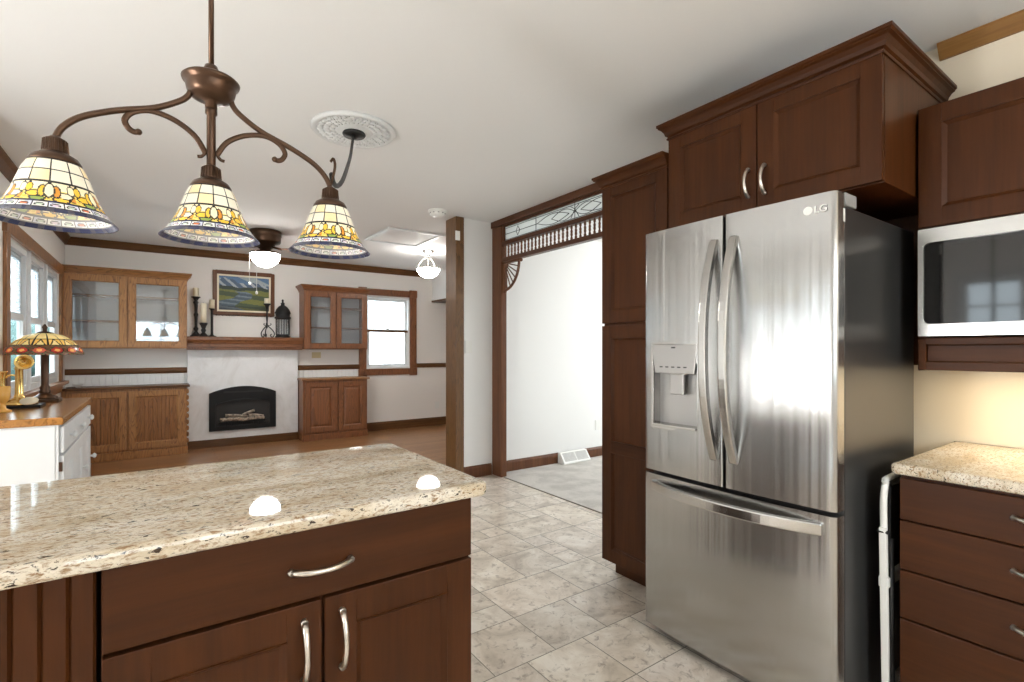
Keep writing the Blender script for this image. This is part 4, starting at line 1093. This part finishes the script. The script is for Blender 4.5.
# ------------------------------------------------------------------ wall plates
def plate(name, label, cat, F, x, z, w, h, m, extra, group=None):
    t = thing(name, label, cat, tuple(F @ Vector((x, 0, z))), group)
    obj('plate', B(F).box(x-w/2, x+w/2, 0, .009, z-h/2, z+h/2), m, t, .002)
    for nm, dx, dz, ww, hh in extra: obj(nm, B(F).box(x+dx-ww/2, x+dx+ww/2, .006, .011, z+dz-hh/2, z+dz+hh/2), m, t, .001)
FS = FF(YS)
plate('light_switch', 'white light switch on the stub wall beside the wooden post', 'switch', FS, 2.50, 1.295, .075, .12, M['white_plastic'], [('toggle', 0, 0, .034, .066)])
plate('wall_outlet', 'white outlet with plug-in low on the wall of the carpeted room', 'outlet', FS, 4.27, .375, .075, .12, M['white_plastic'], [('plug', 0, .01, .05, .07)])
plate('wall_outlet', 'white outlet low on the back wall beneath the chair rail', 'outlet', FB, 3.846, .335, .075, .115, M['white_plastic'], [('socket', 0, .026, .03, .034), ('socket', 0, -.026, .03, .034)])
plate('wall_plate', 'almond wall plate under the right oak glass cabinet', 'wall plate', FB, 1.89, 1.19, .125, .085, M['almond'], [('rocker', -.025, 0, .03, .05), ('rocker', .025, 0, .03, .05)])
plate('wall_sensor', 'small white sensor box near the top of the wooden post', 'sensor', frame((0, YS-.02, 0), (1, 0, 0), (0, -1, 0)), 2.366, 2.372, .05, .09, M['white_plastic'], [('cover', 0, 0, .035, .07)])
rg = thing('floor_register', 'white metal baseboard register on the carpet against the wall', 'register', (3.83, 4.2, 0))
b = B(); b.prism([(4.262, .005), (4.262, .122), (4.225, .122), (4.15, .02), (4.15, .005)], 'x', 3.64, 4.04); obj('body', b, M['white_plastic'], rg, .003)
b = B()
for k in range(9):
    u_ = .1+.09*k; y_ = 4.225-.075*u_; z_ = .122-.102*u_; b.box(3.665, 3.835, y_-.004, y_+.0005, z_-.004, z_+.001); b.box(3.85, 4.015, y_-.004, y_+.0005, z_-.004, z_+.001)
obj('louvre', b, M['steel_grey'], rg)

# ------------------------------------------------------------------ white sideboard, lamp, telephone
DX, DZ, DY0, DY1 = -.42, .90, 3.63, 5.06
sb = thing('sideboard', 'white painted sideboard with honey oak top along the left wall', 'sideboard', (-.65, 4.3, 0))
b = B(); b.box(-.845, DX-.022, DY0+.025, DY1-.025, .08, DZ-.042); b.box(-.845, DX-.05, DY0+.04, DY1-.04, 0, .08)
b.box(-.845, DX-.035, DY0+.019, DY0+.025, .12, DZ-.05)
obj('body', b, M['white_paint'], sb, .003)
obj('top', B().box(-.85, DX, DY0, DY1, DZ-.042, DZ), M['oak_y'], sb, .006)
FS2 = frame((DX-.022, 0, 0), (0, 1, 0), (1, 0, 0)); n = 3; w_ = (DY1-DY0-.09)/n
for k in range(n):
    a = DY0+.045+k*w_; q = a+w_-.012
    d = obj('drawer', B(FS2).box(a, q, 0, .02, .70, .845), M['white_paint'], sb, .006)
    b = B(FS2); 
    kb = B(); kb.lathe([(.008, .0), (.008, .012), (.018, .02), (.020, .028), (.012, .036), (.001, .038)], (0, 0, 0), 16)
    kb.X = FS2 @ Matrix.Translation(((a+q)/2, .02, .772)) @ Matrix.Rotation(-PI/2, 4, 'X'); obj('knob', kb, M['white_paint'], d)
    dd = shaker(sb, FS2, a, q, .10, .685, M['white_paint'], M['white_paint'], rail=.07, raised=True)
    kb = B(); kb.lathe([(.008, .0), (.008, .012), (.018, .02), (.020, .028), (.012, .036), (.001, .038)], (0, 0, 0), 16)
    kb.X = FS2 @ Matrix.Translation((q-.035, .02, .46)) @ Matrix.Rotation(-PI/2, 4, 'X'); obj('knob', kb, M['white_paint'], dd)
b = B(FS2); b.box(DY0+.030, DY0+.044, 0, .014, .60, .65); b.box(DY0+.030, DY0+.044, 0, .014, .16, .21); obj('hinge', b, M['bronze'], sb)

LX, LY = -.652, 4.79
tl = thing('table_lamp', 'stained glass table lamp with red flower border on the white sideboard', 'lamp', (LX, LY, DZ))
b = B(); b.box(LX-.085, LX+.085, LY-.085, LY+.085, DZ, DZ+.022); b.lathe([(.075, DZ+.022), (.07, DZ+.035), (.045, DZ+.045), (.03, DZ+.06)], (LX, LY, 0), 24, close=True); obj('base', b, M['bronze'], tl, .006)
b = B(); b.lathe([(.03, DZ+.06), (.033, DZ+.075), (.026, DZ+.085), (.030, DZ+.10), (.022, DZ+.115), (.022, DZ+.36), (.028, DZ+.37), (.012, DZ+.385), (.008, DZ+.45)], (LX, LY, 0), 20); obj('column', b, M['bronze'], tl)
b = B(); b.lathe([(.05, DZ+.478), (.045, DZ+.488), (.012, DZ+.498), (.012, DZ+.515), (.017, DZ+.525), (.008, DZ+.54), (.001, DZ+.55)], (LX, LY, 0), 20); obj('finial', b, M['bronze'], tl)
lp = [(.052, DZ+.482), (.10, DZ+.467), (.142, DZ+.438), (.175, DZ+.405), (.196, DZ+.38), (.208, DZ+.355), (.212, DZ+.332)]
o = obj('lamp_shade', tiffany_mesh(lp, (LX, LY, 0), 192, 7), M['lampshade'], tl)
def lamp_col(ang, h):
    s = ang/(2*PI)*14; fr = s-math.floor(s)
    if h < .42:
        x = (fr-.5)*2; y = (h-.2)/.2
        d = math.hypot(x*.9, y)
        if d < .30: return (.85, .45, .12)
        if d < .62: return (.45, .035, .02) if int(s) % 2 else (.55, .10, .05)
        if d < .72: return LEAD
        return (.10, .12, .04) if (int(s*9)+int(h*30)) % 3 == 0 else ((.20, .055, .03) if (int(s*7)+int(h*40)) % 3 else LEAD)
    if h < .45: return LEAD
    if fr < .05 or fr > .95 or abs(h-.72) < .015: return LEAD
    y = (h-.45)/.27
    if 0 < y < 1 and abs(abs(fr-.5)-.32*(1-y)) < .05: return LEAD
    return (.92, .72, .30) if (h > .72 or abs(fr-.5) < .32*(1-y)) else (.80, .50, .12)
paint_shade(o, (LX, LY, 0), DZ+.335, DZ+.482, lamp_col)
lamp('table_lamp_bulb', 'POINT', (LX, LY, DZ+.36), 2.0, (1, .75, .45), radius=.03)

PX, PY = -.700, 4.40
ph = thing('telephone', 'antique brass upright telephone on the oak top of the sideboard', 'telephone', (PX, PY, DZ))
b = B(); b.box(PX-.085, PX+.075, PY-.075, PY+.075, DZ, DZ+.014); obj('plinth', b, M['black_plastic'], ph, .004)
b = B(); b.lathe([(.07, DZ+.014), (.072, DZ+.024), (.055, DZ+.034), (.022, DZ+.05), (.017, DZ+.07), (.015, DZ+.19), (.020, DZ+.20), (.012, DZ+.215)], (PX-.015, PY, 0), 24, close=True); obj('column', b, M['brass'], ph)
b = B(); b.lathe([(.034, 0), (.036, .006), (.030, .010), (.012, .012), (.001, .012)], (0, 0, 0), 24, close=True); b.X = Matrix.Translation((PX+.03, PY-.055, DZ+.032)) @ Matrix.Rotation(math.radians(25), 4, 'X'); obj('dial', b, M['candle'], ph)
b = B(); b.lathe([(.010, -.02), (.014, 0), (.030, .018), (.038, .04), (.034, .042), (.022, .02), (.001, .012)], (0, 0, 0), 24); b.X = Matrix.Translation((PX+.012, PY-.02, DZ+.225)) @ Matrix.Rotation(math.radians(80), 4, 'X') ; obj('mouthpiece', b, M['brass'], ph)
b = B(); b.tube(smooth([(PX-.015, PY, DZ+.16), (PX-.05, PY-.005, DZ+.165), (PX-.065, PY-.005, DZ+.15)]), .005, 8); b.lathe([(.016, DZ+.06), (.012, DZ+.075), (.011, DZ+.15), (.020, DZ+.18), (.022, DZ+.185), (.001, DZ+.186)], (PX-.075, PY-.01, 0), 18); obj('receiver', b, M['brass'], ph)
for o in ph.children:
    o.data.transform(Matrix.Scale(1.25, 4))
# amber candle glass at the frame's left edge
ag = thing('candle_holder', 'amber glass candle holder beside the brass telephone', 'candle holder', (-.745, 4.14, DZ))
ax, ay = -.745, 4.14
b = B(); b.lathe([(.001, DZ), (.038, DZ), (.038, DZ+.008), (.014, DZ+.02), (.012, DZ+.05), (.02, DZ+.06), (.030, DZ+.075), (.034, DZ+.15), (.032, DZ+.15), (.026, DZ+.08), (.001, DZ+.07)], (ax, ay, 0), 20); obj('glass', b, M['amber'], ag)
b = B(); b.lathe([(.001, DZ+.075), (.022, DZ+.08), (.022, DZ+.13), (.001, DZ+.13)], (ax, ay, 0), 16); obj('wax', b, M['candle'], ag)
# small white dish on the left low cabinet
b = B(); b.lathe([(.001, .842), (.02, .842), (.022, .85), (.045, .872), (.05, .882), (.046, .882), (.02, .856), (.001, .854)], (-.735, 7.42, 0), 20)
tag(obj('dish', b, M['white_plastic']), 'small white dish on the left oak low cabinet near the window corner', 'dish')
